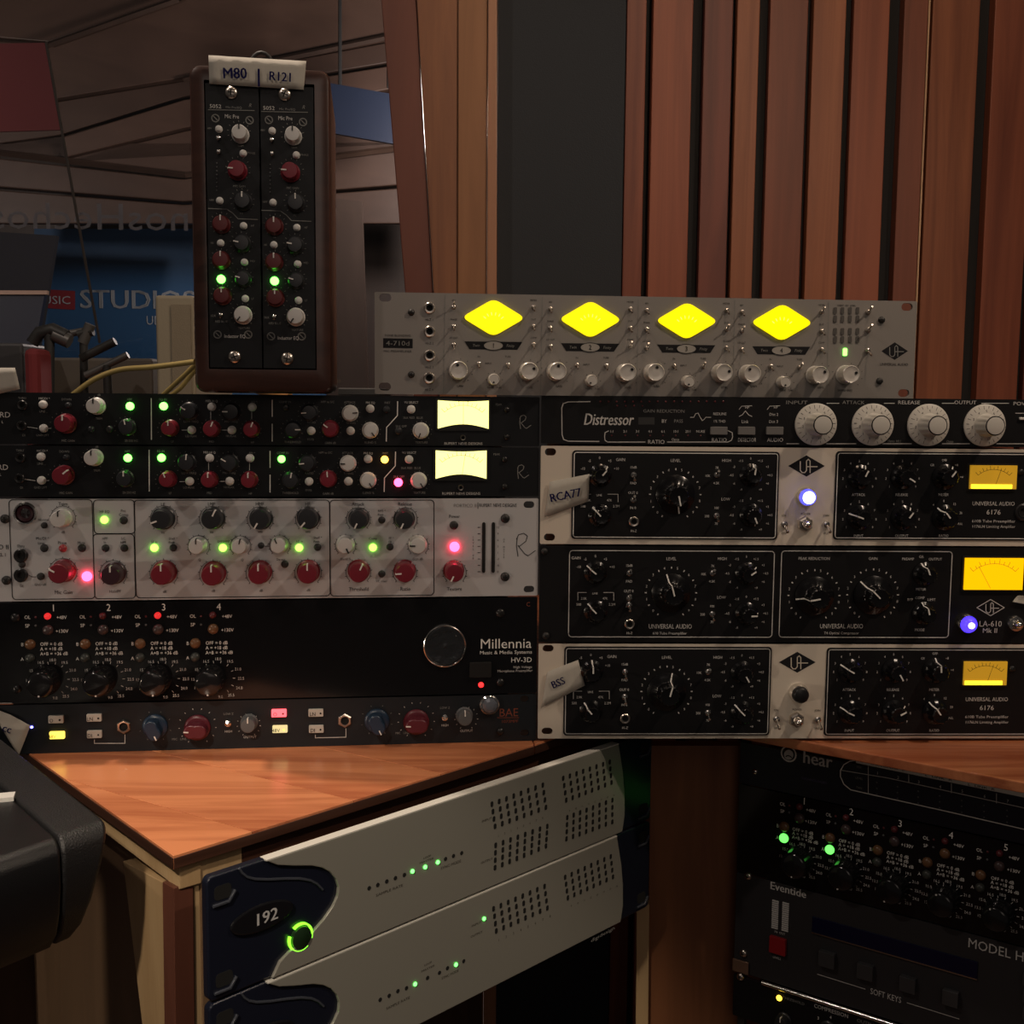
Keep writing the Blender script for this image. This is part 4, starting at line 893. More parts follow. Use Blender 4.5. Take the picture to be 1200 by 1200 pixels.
# ---------- wooden case with two upright modules -----------------------------------
F_BX = Face(-.2735, .9330, CZ + .0028, .125)
def case():
    zb = CZ + .0034
    f = Face(-.2735, .9330, zb, .125)
    A = f.loc(225.5, 458); B = f.loc(393, 458); T0 = f.loc(219, 74); T1 = f.loc(387, 81)
    w_ = .5 * ((B[0] - A[0]) + (T1[0] - T0[0])); h_ = .5 * (T0[1] + T1[1]); u0 = .5 * (A[0] + T0[0])
    top = Face(f.o.x, f.o.y, zb + h_, f.yaw)
    u = Unit('preamp_case', top, 0, h_, 'upright brown wooden case holding two black preamp modules, standing on the left stack', 'preamp case', W=w_, u0=u0)
    M = wood('case_wood', (.034, .013, .009), (.062, .024, .016), (14, 60, 60), .3, .5, 0)
    k = u.sc(300, 260)
    t = .0125; dp = .15
    # shell: rounded outer frame as one mesh, front opening recessed
    A = (u.P(241.8, 265)[0], u.P(300, 96)[1]); B = (u.P(369.8, 265)[0], u.P(300, 433)[1])
    ix0, iz1 = A; ix1, iz0 = B
    outer = rrect(0, h_ / 2, w_ - .003, h_, .0085, 6); inner = rrect((ix0 + ix1) / 2, (iz0 + iz1) / 2, ix1 - ix0, iz1 - iz0, .0008, 6)
    n = len(outer); b = MB()
    rings = [[(x, .0022, z) for x, z in inner], [(x, 0, z) for x, z in inner], [(x * .93, -.0001, (z - h_ / 2) * .968 + h_ / 2) for x, z in outer], [(x * .975, .0012, (z - h_ / 2) * .989 + h_ / 2) for x, z in outer], [(x, .0055, z) for x, z in outer], [(x, dp, z) for x, z in outer]]
    vs = [q for r_ in rings for q in r_]; fs = []
    for a in range(5):
        for i in range(n): fs.append((a * n + i, a * n + (i + 1) % n, (a + 1) * n + (i + 1) % n, (a + 1) * n + i))
    fs.append(tuple(5 * n + i for i in range(n)))
    b.add(vs, fs); link('case_body', b.mesh('case_body', M, 40), u.root)
    # handle ring on top
    x, z = u.P(304, 76)
    pts = [(x + .0105 * cos(a), .02, h_ + .0165 * sin(a)) for a in [pi * i / 10 for i in range(11)]]
    link('carry_ring', MB().tube(pts, .0016, 8).mesh('carry_ring', M_CHAS, 60), u.root)
    ex = lambda j, px, py: (px + 62.6 * j, py + 2.1 * j)
    for j in (0, 1):
        p0 = (u.P(242.3 if j == 0 else 306.0, 265)[0], u.P(270, 97)[1]); p1 = (u.P(305.6 if j == 0 else 369.2, 265)[0], u.P(305, 432.5)[1])
        mo = link('preamp_module', MB().box(p0[0] + .0003, p1[0] - .0003, .0006, .004, p1[1] + .0006, p0[1] - .0006).mesh('preamp_module', M_NEVE), u.root); bev(mo, .0004)
    Y = -.0002
    for j in (0, 1):
        e = lambda px, py: ex(j, px, py)
        for a in ((271, 108.8), (275 - j, 418.2)): screw(u, *e(*a), 7.6, M_NICK)
        u.T(*e(252.5, 124.6), '5052', 4.2, M_TW, w=14); u.T(*e(274, 126), 'Mic Pre/EQ', 2.4, M_TD, w=19); u.T(*e(293.5, 123.5), 'R', 4, M_TD, ital=.3)
        u.line([e(244, 128.6), e(298, 129.6)], .8, M_TD); u.T(*e(271.7, 136.5), 'Mic Pre', 4.4, M_TW, w=17)
        for cx, cy in ((252.5, 138.5), (292.5, 141), (255, 392), (291, 392)):
            u.arc(*e(cx, cy), 4.2, 0, 360, 1.3, M_TD, 14); u.line([e(cx - 2, cy - 2), e(cx + 2, cy + 2)], 1, M_TD)
        for a in ((256, 150.3), (284.5, 178.8), (257, 234.5), (285, 264), (258, 284.3), (286, 306.8), (287, 349.5)): button(u, *e(*a), 3.9)
        # tall gray trim knob, then the others
        neve_knob(u, *e(280, 154), 9, M_KSILV, 0, .013)
        neve_knob(u, *e(276.6, 197), 10, M_RED, -88, .013)
        neve_knob(u, *e(283.3, 234), 9.6, M_DKN, 0, .010)
        for a in ((258, 261.3), (258, 303.5), (259.3, 345.8)): neve_knob(u, *e(*a), 9.4, mat('dim_red_cap', (.11, .016, .018), .4), 0, .010)
        neve_knob(u, *e(282.6, 284), 9.2, M_DKN, -80, .009); neve_knob(u, *e(284, 326), 8.6, M_DKN, -75, .009)
        neve_knob(u, *e(283.2, 368.3), 9.6, M_KSILV, 215, .012)
        dome(u, *e(259, 327), 5, L_GREEN)
        for px, py, r in ((280, 155, 12), (279, 198, 13), (284, 235, 12.5), (260, 262, 12), (283, 285, 12), (260, 304.5, 12), (284, 326.5, 11.5), (261, 346.5, 12), (284.5, 369, 12.5)):
            u.arc(*e(px, py), r, -135, 135, .55, M_TD, dots=11, dr=1.4)
        u.line([e(244, 244.3), e(266, 245.2), e(273, 250), e(279, 256.4), e(302, 257.3)], .9, M_TD)
        for a, t in (((245.5, 150.5), '48V'), ((282, 171), 'TRIM'), ((294.5, 179.5), 'PHASE'), ((280.5, 218.3), 'MIC GAIN'), ((248, 234.6), 'HPF'), ((283, 250), 'Hz'), ((296, 264.5), 'HF'), ((259, 275.5), 'dB'), ((248.5, 284.8), 'HI'), ((284, 296.5), 'kHz'), ((296, 306), 'MID'), ((284, 338.5), 'Hz'),
                     ((296, 350), 'LF'), ((250, 370), 'SILK'), ((259.5, 376.8), 'RED BLUE'), ((286, 384.5), 'TEXTURE')): u.T(*e(*a), t, 2.4, M_TD)
        u.T(*e(275.2, 394), 'Inductor EQ', 4, M_TW, w=25)
        for i in range(8): dome(u, *e(254, 191 + i * 4.6), .9, M_GRYK, 'level_light', .0006)
        for a in ((256, 162), (256.5, 178)): toggle(u, *e(*a), 2.6, False, .005)
        toggle(u, *e(259, 369), 2.6, False, .005)
    u.done(); return u, f
case_u, f_case = case()

# ---------- tape labels ----------------------------------------------------------------
def tape(face, px, off, label, words, curl=.001, name='tape_label', th=.0003):
    """strip of tape given by its outline; bends slightly away from the panel"""
    P = [face.loc(*p, off) for p in px]
    c = (sum(p[0] for p in P) / len(P), min(p[1] for p in P))
    base = face.pt(c[0], c[1], off); root = empty(name, base, face.yaw)
    nx, nz = 10, 4; a, b, d, e = [Vector((p[0] - c[0], p[1] - c[1])) for p in P]      # tl, tr, br, bl
    vs = []; fs = []
    for j in range(nz + 1):
        for i in range(nx + 1):
            s_, t_ = i / nx, j / nz
            q = (a * (1 - s_) + b * s_) * (1 - t_) + (e * (1 - s_) + d * s_) * t_
            vs.append((q.x, -.0004 - curl * (s_ - .5) ** 2 * 2 - .0004 * abs(sin(i * 1.7 + j)), q.y))
    m_ = (nx + 1)
    for j in range(nz):
        for i in range(nx): fs.append((j * m_ + i, (j + 1) * m_ + i, (j + 1) * m_ + i + 1, j * m_ + i + 1))
    o = link('paper_strip', MB().add(vs, fs).mesh('paper_strip', M_PAPER, 60), root); s_ = o.modifiers.new('t', 'SOLIDIFY'); s_.thickness = th; s_.offset = -1
    tag(root, label, 'tape label')
    mb = MB()
    for (x, y, t, h, ang) in words:
        uu, ww = face.loc(x, y, off); k = depth(face.pt(uu, ww, off)) / FPX * h / CAPH; V, F_, adv = text_geo(t); ca, sa = cos(radians(ang)), sin(radians(ang))
        for d_ in (0, .05):
            mb.add([(uu - c[0] + ((p[0] - adv / 2 + d_) * ca * .9 - (p[1] - CAPH / 2) * sa) * k, -.0016 - curl * .5 - d_ * .0004, ww - c[1] + ((p[0] - adv / 2 + d_) * sa * .9 + (p[1] - CAPH / 2) * ca) * k) for p in V], F_)
    if words: link('handwriting', mb.mesh('handwriting', M_INK), root)['kind'] = 'stuff'
tape(f_case, [(244.5, 65), (359, 72), (356, 105.5), (245.5, 98.5)], .0024, 'pale tape strip marked M80 | R121 across the top of the wooden case', [(275, 86.5, 'M80', 12, 2), (303, 89, '|', 15, 0), (329, 90.5, 'R121', 10, -2)], .0006)
tape(F_R, [(644, 564.5), (690.6, 555.4), (689.4, 587.5), (638, 606)], .0015, 'pale torn tape marked RCA77 on the upper champagne strip', [(662, 580, 'RCA77', 9.5, 12)])
tape(F_R, [(641, 787), (677.5, 773.2), (685.3, 803), (634, 829)], .0015, 'pale torn tape marked BSS on the lower champagne strip', [(653.5, 799.5, 'BSS', 8.5, 24)])
tape(F_L, [(-12, 828), (14, 838), (36, 850), (22, 886), (-14, 870)][:4], .0015, 'pale tape end with handwriting beside the small blue light, lower left', [(9, 853, 'cc', 9, -20), (-3, 849, 'r', 9, -20)])
tape(F_L, [(-22, 431), (18, 431), (24, 456), (-22, 466)], .0015, 'blank white tape end on the upper left corner of the left stack', [])
tape(F_R, [(1186, 705), (1192, 698), (1215, 698), (1215, 711)], .0015, 'small gray tape scrap right of the outlined diamond logo at the frame edge', [])

# ---------- two silver and navy converters under the desk edge ---------------------------
M_SIL2 = mat('satin_silver_fascia', (.40, .39, .34), .34, .45, bump=.05, bscale=1500, vary=.04)
M_NAVY = mat('navy_plastic', (.008, .010, .020), .28, bump=.1, bscale=1500)
def io_unit(j):
    v0 = j * 2 * U1; H = 2 * U1 - .0016
    u = Unit('audio_converter', F_192, v0, v0 + H, ('upper silver converter with navy ends, numbered badge and green ring light', 'lower silver converter with navy ends, partly out of frame at its left')[j], 'audio converter', 'silver audio converters in the desk')
    f = u.f; dyv = j * 142
    # navy housing, full width, front slightly bowed back from the fascia, stepped at the left
    r = .006
    hb = MB().prism(rrect(0, H / 2, u.W, H, .005, 5), .0012, .0085); o = bev(link('housing', hb.mesh('housing', M_NAVY), u.root), .0015, 3)
    # silver fascia: outline in pixels of the upper unit
    L = [(311, 1003), (324.5, 1013.2), (343, 1014), (365, 1014), (377, 1016.5), (386, 1021.5), (393, 1030), (395.6, 1039), (394.5, 1050), (389, 1062), (378.5, 1077), (362.8, 1095), (348, 1107), (338, 1115), (327, 1126.4), (320.5, 1141), (318, 1148)]
    Rr = [(728, 982), (731, 955), (731, 930), (729, 905), (724, 870)]
    F0 = F_192
    lp = [F0.loc(*p) for p in L]; rp = [F0.loc(*p) for p in Rr]
    zt, zb_ = H - .0004, .0004
    pl = [(p[0] - u.W / 2, H + p[1]) for p in lp]; pr = [(p[0] - u.W / 2, H + p[1]) for p in rp]
    pl[0] = (pl[0][0], zt); pl[-1] = (pl[-1][0], zb_); pr[0] = (pr[0][0], zb_); pr[-1] = (pr[-1][0], zt)
    pl = [(x, min(zt, max(zb_, z))) for x, z in pl]; pr = [(x, min(zt, max(zb_, z))) for x, z in pr]
    fa = MB().prism(pl + pr, -.0014, .0016); o = bev(link('fascia', fa.mesh('fascia', M_SIL2), u.root), .0007)
    # silver top lip, paler base colour paints the light caught there
    xs0 = pl[0][0]; xs1 = pr[-1][0]
    link('fascia_lip', MB().box(xs0, xs1, -.0013, .007, zt - .0003, zt + .0006).mesh('fascia_lip', mat('polished_lit_lip', (.80, .78, .71), .3, .2)), u.root)
    # raised contour line on the navy end
    C = [(281, 1018), (284, 1023), (290, 1028), (299, 1030.5), (315, 1031), (335, 1030), (352, 1030), (364, 1032), (372, 1036), (379, 1043)]
    cp = [(F0.loc(*p)[0] - u.W / 2, -.0008 + .0016, H + F0.loc(*p)[1]) for p in C]
    link('contour_ridge', MB().tube(cp, .0010, 6).mesh('contour_ridge', mat('slate_plastic', (.05, .055, .07), .3), 60), u.root)
    # ear recess
    for sx in (-1, 1):
        for zz in (.013, H - .013):
            b = MB().prism(rrect(sx * (u.W / 2 - .012), zz, .013, .010, .003), .0009, .002); q = link('ear_recess', b.mesh('ear_recess', M_DARK), u.root)
            b = MB(); b.tube([(sx * (u.W / 2 - .012) - .008, .0002, zz - .0075), (sx * (u.W / 2 - .012) + .004, .0002, zz - .0075), (sx * (u.W / 2 - .012) + .009, .0002, zz - .001)], .0012, 6)
            link('recess_rim', b.mesh('recess_rim', mat('slate_plastic', (.05, .055, .07), .3), 60), u.root)
    # badge
    c = F0.loc(307, 1074.5); ex_, ez = c[0] - u.W / 2, H + c[1]
    el = [(ex_ + .0255 * cos(a), ez + .0098 * sin(a)) for a in [2 * pi * i / 28 for i in range(28)]]
    bev(link('badge', MB().prism(el, -.0014, .001).mesh('badge', mat('badge_black', (.008, .008, .010), .15)), u.root), .0012)
    V, F_, adv = text_geo('192'); k = .0085 / CAPH; tb = MB()
    for d_ in (0, .04): tb.add([(ex_ + .002 + (p[0] - adv / 2 + d_) * k * 1.05, -.0019 - d_ * .0001, ez + (p[1] - CAPH / 2) * k) for p in V], F_)
    link('badge_number', tb.mesh('badge_number', mat('print_silver', (.50, .50, .50), .35)), u.root)
    # ring light
    c = F0.loc(352, 1098); rx, rz = c[0] - u.W / 2, H + c[1]
    o = u.part('power_button', MB().lathe([(.0082, -.001), (.0080, .0022), (.0066, .0030), (0, .0032)], 28).mesh('power_button', mat('button_green_black', (.012, .03, .012), .25), 50), rx, rz)
    def ringm(a0, a1):
        b = MB(); n = 18
        prof = [(.0090, .0012), (.0096, .0016), (.0102, .0012), (.0102, -.0012), (.0090, -.0012)]
        vs = [(q * sin(a), -h, q * cos(a)) for i in range(n + 1) for a in [radians(a0 + (a1 - a0) * i / n)] for q, h in prof]
        fs = [(i * 5 + t, i * 5 + (t + 1) % 5, (i + 1) * 5 + (t + 1) % 5, (i + 1) * 5 + t) for i in range(n) for t in range(5)]
        return b.add(vs, fs)
    link('ring_light', ringm(-35, 110).mesh('ring_light', led('ring_green_light', (.22, 1.0, .03), 2.4), 40), o)
    link('ring_light', ringm(145, 290).mesh('ring_light', led('ring_green_light', (.22, 1.0, .03), 2.4), 40), o)
    # small lights: slots and lit ones
    holes = [[(432.6, 1040.8), (442.7, 1037), (453.2, 1032.9), (463.3, 1029), (473.8, 1025.3), (522, 1006.6), (531.4, 1003), (541, 999.6)],
             [(445.5, 1171.5), (456, 1166.8), (466.2, 1161.4), (476.3, 1158), (501, 1146), (515, 1140), (524.4, 1134.5), (543.4, 1126.3)]][j]
    lit = [[(483.3, 1021), (498.2, 1016), (513, 1010.4)], [(486.4, 1153.2), (534.3, 1130.4), (567.2, 1076.6)]][j]
    for p in holes:
        x, z = u.P(*p, .0015); u.part('indicator_hole', cached(('ih',), lambda: MB().lathe([(.0017, 0), (.0017, .0003), (0, .0003)], 10).mesh('indicator_hole', M_DARK)), x, z, .0014)
    for p in lit:
        x, z = u.P(*p, .0015); u.part('indicator_light', cached(('il',), lambda: MB().lathe([(.0017, 0), (.0016, .0008), (.001, .0012), (0, .0013)], 12).mesh('indicator_light', led('status_green_light', (.12, 1.0, .12), 4), 60)), x, z, .0014)
    blocks = [[((576.4, 942.3), (580, 968.3), (636, 920), (639.7, 946)), ((580.8, 990.5), (580, 1016.7), (641.3, 968.3), (639.7, 991.4)), ((660, 912), (663.5, 937.6), (714.5, 893), (716.6, 917)), ((664.7, 958), (663.8, 982.9), (717.6, 937.6), (717.6, 963))],
              [((578.3, 1064.9), (581.5, 1090.8), (638, 1038.6), (641.3, 1064)), ((662.2, 1028), (665.4, 1052), (715.7, 1003.7), (718.3, 1027.5))]][j]
    g = MB()
    for tl, bl, tr, br in blocks:
        for i in range(8):
            for q in range(4):
                s_, t_ = i / 7, q / 3
                px = (tl[0] * (1 - s_) + tr[0] * s_) * (1 - t_) + (bl[0] * (1 - s_) + br[0] * s_) * t_; py = (tl[1] * (1 - s_) + tr[1] * s_) * (1 - t_) + (bl[1] * (1 - s_) + br[1] * s_) * t_
                x, z = u.P(px, py, .0015); g.prism(rrect(x, z, .0028, .0046, .001, 2), -.0018, -.0012)
    o = link('meter_grid', g.mesh('meter_grid', M_DARK), u.root); o['kind'] = 'stuff'
    # printing
    Y = .0016
    def T(p, t, h, ww): u.T(*p, t, h, M_TU, y=Y, w=ww)
    if j == 0:
        T((455, 1042.5), 'SAMPLE RATE', 3.2, 32); T((527, 1012.5), 'SYNC MODE', 3.2, 24); T((499, 1003.5), 'LOOP', 2.4, 9); T((498.5, 1008), 'MASTER', 2.4, 17); T((569, 960), 'INPUT', 2.6, 12); T((569, 1008), 'OUTPUT', 2.6, 14)
        for i in range(8):
            u.T(589.5 + i * 7.4 - 7, 979 - i * 3.0, str(i + 1), 2.6, M_TU, y=Y); u.T(671 + i * 7.4 - 5, 949.5 - i * 2.6, str(i + 9), 2.2, M_TU, y=Y)
    else:
        T((465, 1174.5), 'SAMPLE RATE', 3.2, 28); T((526, 1141), 'SYNC MODE', 3, 20); T((500, 1128.5), 'LOOP', 2.4, 9); T((500, 1134), 'MASTER', 2.4, 16); T((557, 1082), 'INPUT', 2.6, 12); T((557, 1094), 'OUTPUT', 2.6, 14)
        for i in range(8): u.T(583 + i * 8.6, 1101 - i * 4, str(i + 1), 3, M_TU, y=Y); u.T(668 + i * 7.6, 1061 - i * 3.3, str(i + 9), 2.4, M_TU, y=Y)
        u.T(705, 1094, 'digidesign', 4, M_TD, y=Y, w=28, ang=2)
    b = MB().box(-u.W / 2 + .045, u.W / 2 - .028, .0405, .125, .003, H - .028); link('chassis', b.mesh('chassis', M_CHAS), u.root)
    u.done()
io_unit(0); io_unit(1)

# ---------- lower right rack ---------------------------------------------------------------
def hr_v(px, py): return -F_HR.loc(px, py)[1]
vh0 = hr_v(872, 869.5); vh1 = hr_v(868, 917.5); vv1 = hr_v(866, 1021); ve1 = hr_v(861.5, 1137)
def hear():
    u = Unit('headphone_hub', F_HR, vh0, vh1, 'dark navy headphone hub with white channel table, topmost in the lower right rack', RACK)
    u.plate('face_panel', mat('navy_panel', (.010, .010, .020), .35)); u.chassis()
    u.arc(924.3, 883.5, 8.8, 0, 360, 1.8, M_TWB, 20); u.fill([(924.3 + 5.5 * cos(i * pi / 8), 884.5 + 6 * sin(i * pi / 8)) for i in range(16)], M_TW)
    u.T(924.3, 883, '..', 5, M_TK, y=.0006); u.arc(924.3, 890, 4.5, -50, 50, 1.2, M_TK, 8)
    u.T(957.9, 889.5, 'hear', 15, M_TW, w=35, bold=.03); u.T(954, 914.5, 'TECHNOLOGIES', 2.6, mat('print_violet', (.10, .08, .18), .6), w=30)
    u.line([(1003, 891), (996, 892), (989, 896), (985, 903), (985, 910), (989, 919), (997, 925.5), (1017, 930), (1066, 941), (1115, 952), (1210, 974)], 1.1, M_TWB)
    u.fill([(1003, 888.6), (1215, 929), (1215, 937.5), (1003, 894)], M_TWB); u.line([(985.5, 902.5), (1040, 911.5), (1120, 929), (1215, 950)], .8, M_TW)
    for px, y0, y1 in ((1017.6, 897, 930), (1065, 907, 917), (1115, 918, 929), (1167.8, 930, 941)): u.line([(px, y0), (px, y1)], .8, M_TW)
    for i, (px, py) in enumerate(((1028.4, 906), (1052.6, 911), (1076.8, 916.3), (1102, 921.8), (1127.8, 927), (1154, 933), (1181, 938.7))):
        u.T(px, py, str(i + 1), 3.6, M_TW)
        for q in range(3): dome(u, px - 1, py + 11 + q * 7, 1, M_GRYK, 'small_indicator', .0006)
    for px, py, t in ((1007, 899, 'MIX'), (1007, 912, 'LEVEL'), (1007, 923, 'PAN')): u.T(px, py, t, 2.6, M_TD)
    u.T(1040, 898.5, 'CHANNEL LINK   R', 2.6, M_TK, w=40, y=.0006); u.T(1100, 911, 'L  LINK  R', 2.6, M_TK, w=32, y=.0006); u.T(1150, 922, 'L  LINK  R', 2.6, M_TK, w=32, y=.0006)
    screw(u, 885, 904, 3.5, M_CHROME); u.done()
hear()
def hv8():
    u = Unit('rack_preamp', F_HR, vh1 + .0005, vv1, 'gloss black eight-channel rack preamp with two green lights, in the lower right rack', RACK)
    u.plate('face_panel', M_GLOSS); u.chassis()
    k0 = .000714   # metres per pixel where the offsets were measured
    N = [(942.7, 938.7), (997.8, 951.3), (1055, 965), (1114.7, 978.7), (1179, 993), (1248, 1008)]
    for i, (nx, ny) in enumerate(N):
        uu, ww = F_HR.loc(nx, ny)
        def mm(a, b, uu=uu, ww=ww):
            P = F_HR.pt(uu + a * k0, ww - b * k0) - CAM; d = P.dot(FW); return 600 + FPX * P.dot(RT) / d, 600 - FPX * P.dot(UP) / d
        if i == 5: continue
        hv_channel(u, i + 1, nx, ny, 0, 0, (185, 190, 200, -20, -25)[i], 0, i < 2, S=1.0, mm=mm)
    u.done()
hv8()
def h3000():
    u = Unit('effects_processor', F_HR, vv1 + .0006, ve1, 'charcoal effects processor with long dark blue display and soft keys, in the lower right rack', RACK)
    u.plate('face_panel', mat('charcoal_panel', (.028, .028, .031), .4, bump=.12, bscale=1500)); u.chassis()
    u.T(923.5, 1042.5, 'Eventide', 9, M_TW, w=43, bold=.035)
    for px in (908.5, 920.5):
        b = MB(); x0, z1 = u.P(px - 3.2, 1053 + (px - 908) * .22); x1, z0 = u.P(px + 3.2, 1089 + (px - 908) * .25)
        for i in range(14):
            zz = z0 + (z1 - z0) * i / 14; b.box(x0, x1, -.0008, 0, zz, zz + (z1 - z0) * .045)
        o = link('level_bars', b.mesh('level_bars', M_TW), u.root); o['kind'] = 'stuff'
    u.T(914, 1093, 'IN  OUT', 2.6, M_TW)
    rbutton(u, 910.6, 1109, 19, 20, mat('red_key', (.30, .012, .016), .35), .004); u.T(910.6, 1122.5, 'LEVELS', 2.4, M_TW)
    def quad(pts, y0, y1, nm, m):
        q = [u.P(*p) for p in pts]; cx = sum(a[0] for a in q) / 4; zt = (q[0][1] + q[1][1]) / 2; zb = (q[2][1] + q[3][1]) / 2; xl = (q[0][0] + q[3][0]) / 2; xr = (q[1][0] + q[2][0]) / 2
        return bev(link(nm, MB().box(xl, xr, y0, y1, zb, zt).mesh(nm, m), u.root), .0004), (xl, xr, zb, zt)
    o, bb = quad([(954, 1074), (1147, 1127), (1145, 1145), (950, 1092)], -.0012, 0, 'display', mat('display_navy', (.004, .005, .03), .15))
    link('display_edge', MB().box(bb[0], bb[1], -.0020, -.0010, bb[2] - .0010, bb[2]).mesh('display_edge', M_CHROME), u.root)
    for px, py in ((968, 1125.5), (1013, 1140), (1062.8, 1155), (1113, 1171)): rbutton(u, px, py, 19, 18, mat('dark_key', (.045, .045, .048), .3), .006, 'soft_key')
    u.T(1038, 1166.5, 'SOFT KEYS', 7, M_TW, w=37); u.line([(958, 1141.5), (1014, 1159)], .8, M_TW); u.line([(1063, 1175), (1124, 1194)], .8, M_TW)
    u.T(1134, 1104, 'MODEL H3000', 11, M_TW, w=100, a='l')
    for px, py in ((876.8, 1026.5), (871.5, 1117)): screw(u, px, py, 4.6, M_NICK)
    for i in range(3): rbutton(u, 1206, 1150 + i * 20, 16, 14, mat('dark_key', (.045, .045, .048), .3), .005, 'soft_key')
    u.done()
h3000()
def comp():
    vc = ve1 + .0035
    u = Unit('rack_compressor', F_HR, vc, vc + U1, 'black compressor with bright steel upper edge, lowest unit at right', RACK)
    u.plate('face_panel', M_BLK); u.chassis()
    x0, _ = u.P(893.7, 1144.3); link('steel_edge', MB().tube([(x0, -.001, u.h), (u.W / 2 - .018, -.001, u.h)], .0022, 10).mesh('steel_edge', M_CHROME, 60), u.root)
    dome(u, 912.7, 1170, 3.4, led('amber_dot_light', (1.0, .62, .05), 3)); u.T(930, 1172.5, 'THRESHOLD', 3, M_TD, w=26); u.T(974, 1184.5, 'COMPRESSION', 4.6, M_TW, w=41); u.T(1016, 1199, 'OUTPUT', 4, M_TD, w=24)
    u.T(959, 1193, '3', 3.6, M_TWB); u.T(973.5, 1192, '4', 3.6, M_TWB); neve_knob(u, 914, 1201, 8, M_DKN, 0, .012); neve_knob(u, 966, 1212, 9, M_DKN, 0, .012)
    screw(u, 868, 1144.5, 4.6, M_NICK); u.done()
    p = F_HR.loc(870, 1131); P = F_HR.pt(p[0] + .002, p[1] - .0055, 0)
comp()
# ---------- desk ---------------------------------------------------------------------------
ZD = CZ - .3085
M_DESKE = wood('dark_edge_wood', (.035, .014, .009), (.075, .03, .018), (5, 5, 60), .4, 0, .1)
M_BLOND = wood('blond_wood', (.40, .26, .13), (.56, .40, .22), (20, 20, 2.5), .5, 0, .08)
M_BROWN = wood('brown_board', (.14, .052, .022), (.24, .095, .04), (34, 34, 2.4), .42, .1, .1)
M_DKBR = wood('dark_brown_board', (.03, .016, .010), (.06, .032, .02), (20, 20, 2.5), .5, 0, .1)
A = hitz(203, 1003, ZD); B = hitz(600, 877, ZD); Lf = hitz(30, 880, ZD)
dAB = (B - A).normalized()
C1 = hitz(1190, 915, ZD); dC = Vector((cos(F_HR.yaw), sin(F_HR.yaw), 0))
# inner corner: A + s dAB = C1 - t dC
det = dAB.x * dC.y - dAB.y * dC.x; r_ = C1 - A
s_ = (r_.x * dC.y - r_.y * dC.x) / det; K = A + dAB * s_
J = hitz(626, 872.5, ZD)
dAL = (Lf - A).normalized()
Efar = A + dAL * .75
C2 = K + dC * .95
def slab(name, pts, z1, th, m, label=None):
    b = MB(); n = len(pts)
    area = sum(pts[i][0] * pts[(i + 1) % n][1] - pts[(i + 1) % n][0] * pts[i][1] for i in range(n))
    if area < 0: pts = pts[::-1]
    b.add([(p[0], p[1], z1) for p in pts] + [(p[0], p[1], z1 - th) for p in pts], [tuple(range(n)), tuple(range(2 * n - 1, n - 1, -1))] + [(i, i + n, (i + 1) % n + n, (i + 1) % n) for i in range(n)])
    return b
desk = empty('studio_desk', (0.1, 1.25, 0)); tag(desk, 'glossy orange-brown wooden corner desk carrying the stacked gear', 'desk')
def dpart(name, b, m, label=None, smooth=None):
    b.v = [tuple(Vector(q) - Vector(desk.location)) for q in b.v]
    o = link(name, b.mesh(name, m, smooth), desk)
    if label: o['label'] = label
    return o
G = .0006
TH = .0095
# two worktop leaves meeting at the mitre near J
Jb = J + Vector((-.10, .9, 0))
g0 = hitz(113, 923, ZD); g1 = hitz(277, 969, ZD); dG = (g1 - g0).normalized(); nG = Vector((-dG.y, dG.x, 0)); GA = math.atan2(dG.y, dG.x)
M_DESK = wood('desk_top_wood', (.36, .10, .042), (.66, .25, .11), (2.6, 30, 30), .24, .35, .10, rot=(0, 0, -GA), contrast=.35)
def clip(pts, c, n, keep):
    out = []
    for i, p in enumerate(pts):
        q = pts[(i + 1) % len(pts)]; a_ = (p.dot(n) - c) * keep; b_ = (q.dot(n) - c) * keep
        if a_ >= 0: out.append(p)
        if a_ * b_ < 0: out.append(p + (q - p) * (a_ / (a_ - b_)))
    return out
leaf = [A + dAB * .0, J - dAB * G, Jb - Vector((G, 0, 0)), Efar + Vector((0, .35, 0)), Efar]
ds = sorted(p.dot(nG) for p in leaf); c0 = g0.dot(nG); cs = sorted([c0 + k * .088 for k in range(-12, 12) if ds[0] < c0 + k * .088 < ds[-1]])
for lo, hi in zip([None] + cs, cs + [None]):
    pg = leaf
    if lo is not None: pg = clip(pg, lo + .00025, nG, 1)
    if hi is not None: pg = clip(pg, hi - .00025, nG, -1)
    if len(pg) > 2: bev(dpart('plank', slab('w', pg, ZD, TH, None), M_DESK), .0003)
bev(dpart('worktop', slab('w', [J + dAB * G, K, C2, C2 + Vector((.35, .75, 0)), Jb + Vector((G, 0, 0))], ZD, TH, None), M_DESK), .0012)
nAB = Vector((dAB.y, -dAB.x, 0)); nC = Vector((sin(F_HR.yaw), -cos(F_HR.yaw), 0)); nAL = Vector((-dAL.y, dAL.x, 0))
if nAL.y > 0: nAL = -nAL
def board(p, q, z0, z1, back, th):
    """upright board from p to q in plan, set back from that line"""
    d = (q - p).normalized(); n = Vector((d.y, -d.x, 0))
    if n.y > 0: n = -n
    a, b2 = p - n * back, q - n * back; c, e = b2 - n * th, a - n * th
    return slab('b', [a, b2, c, e], z1, z1 - z0, None)
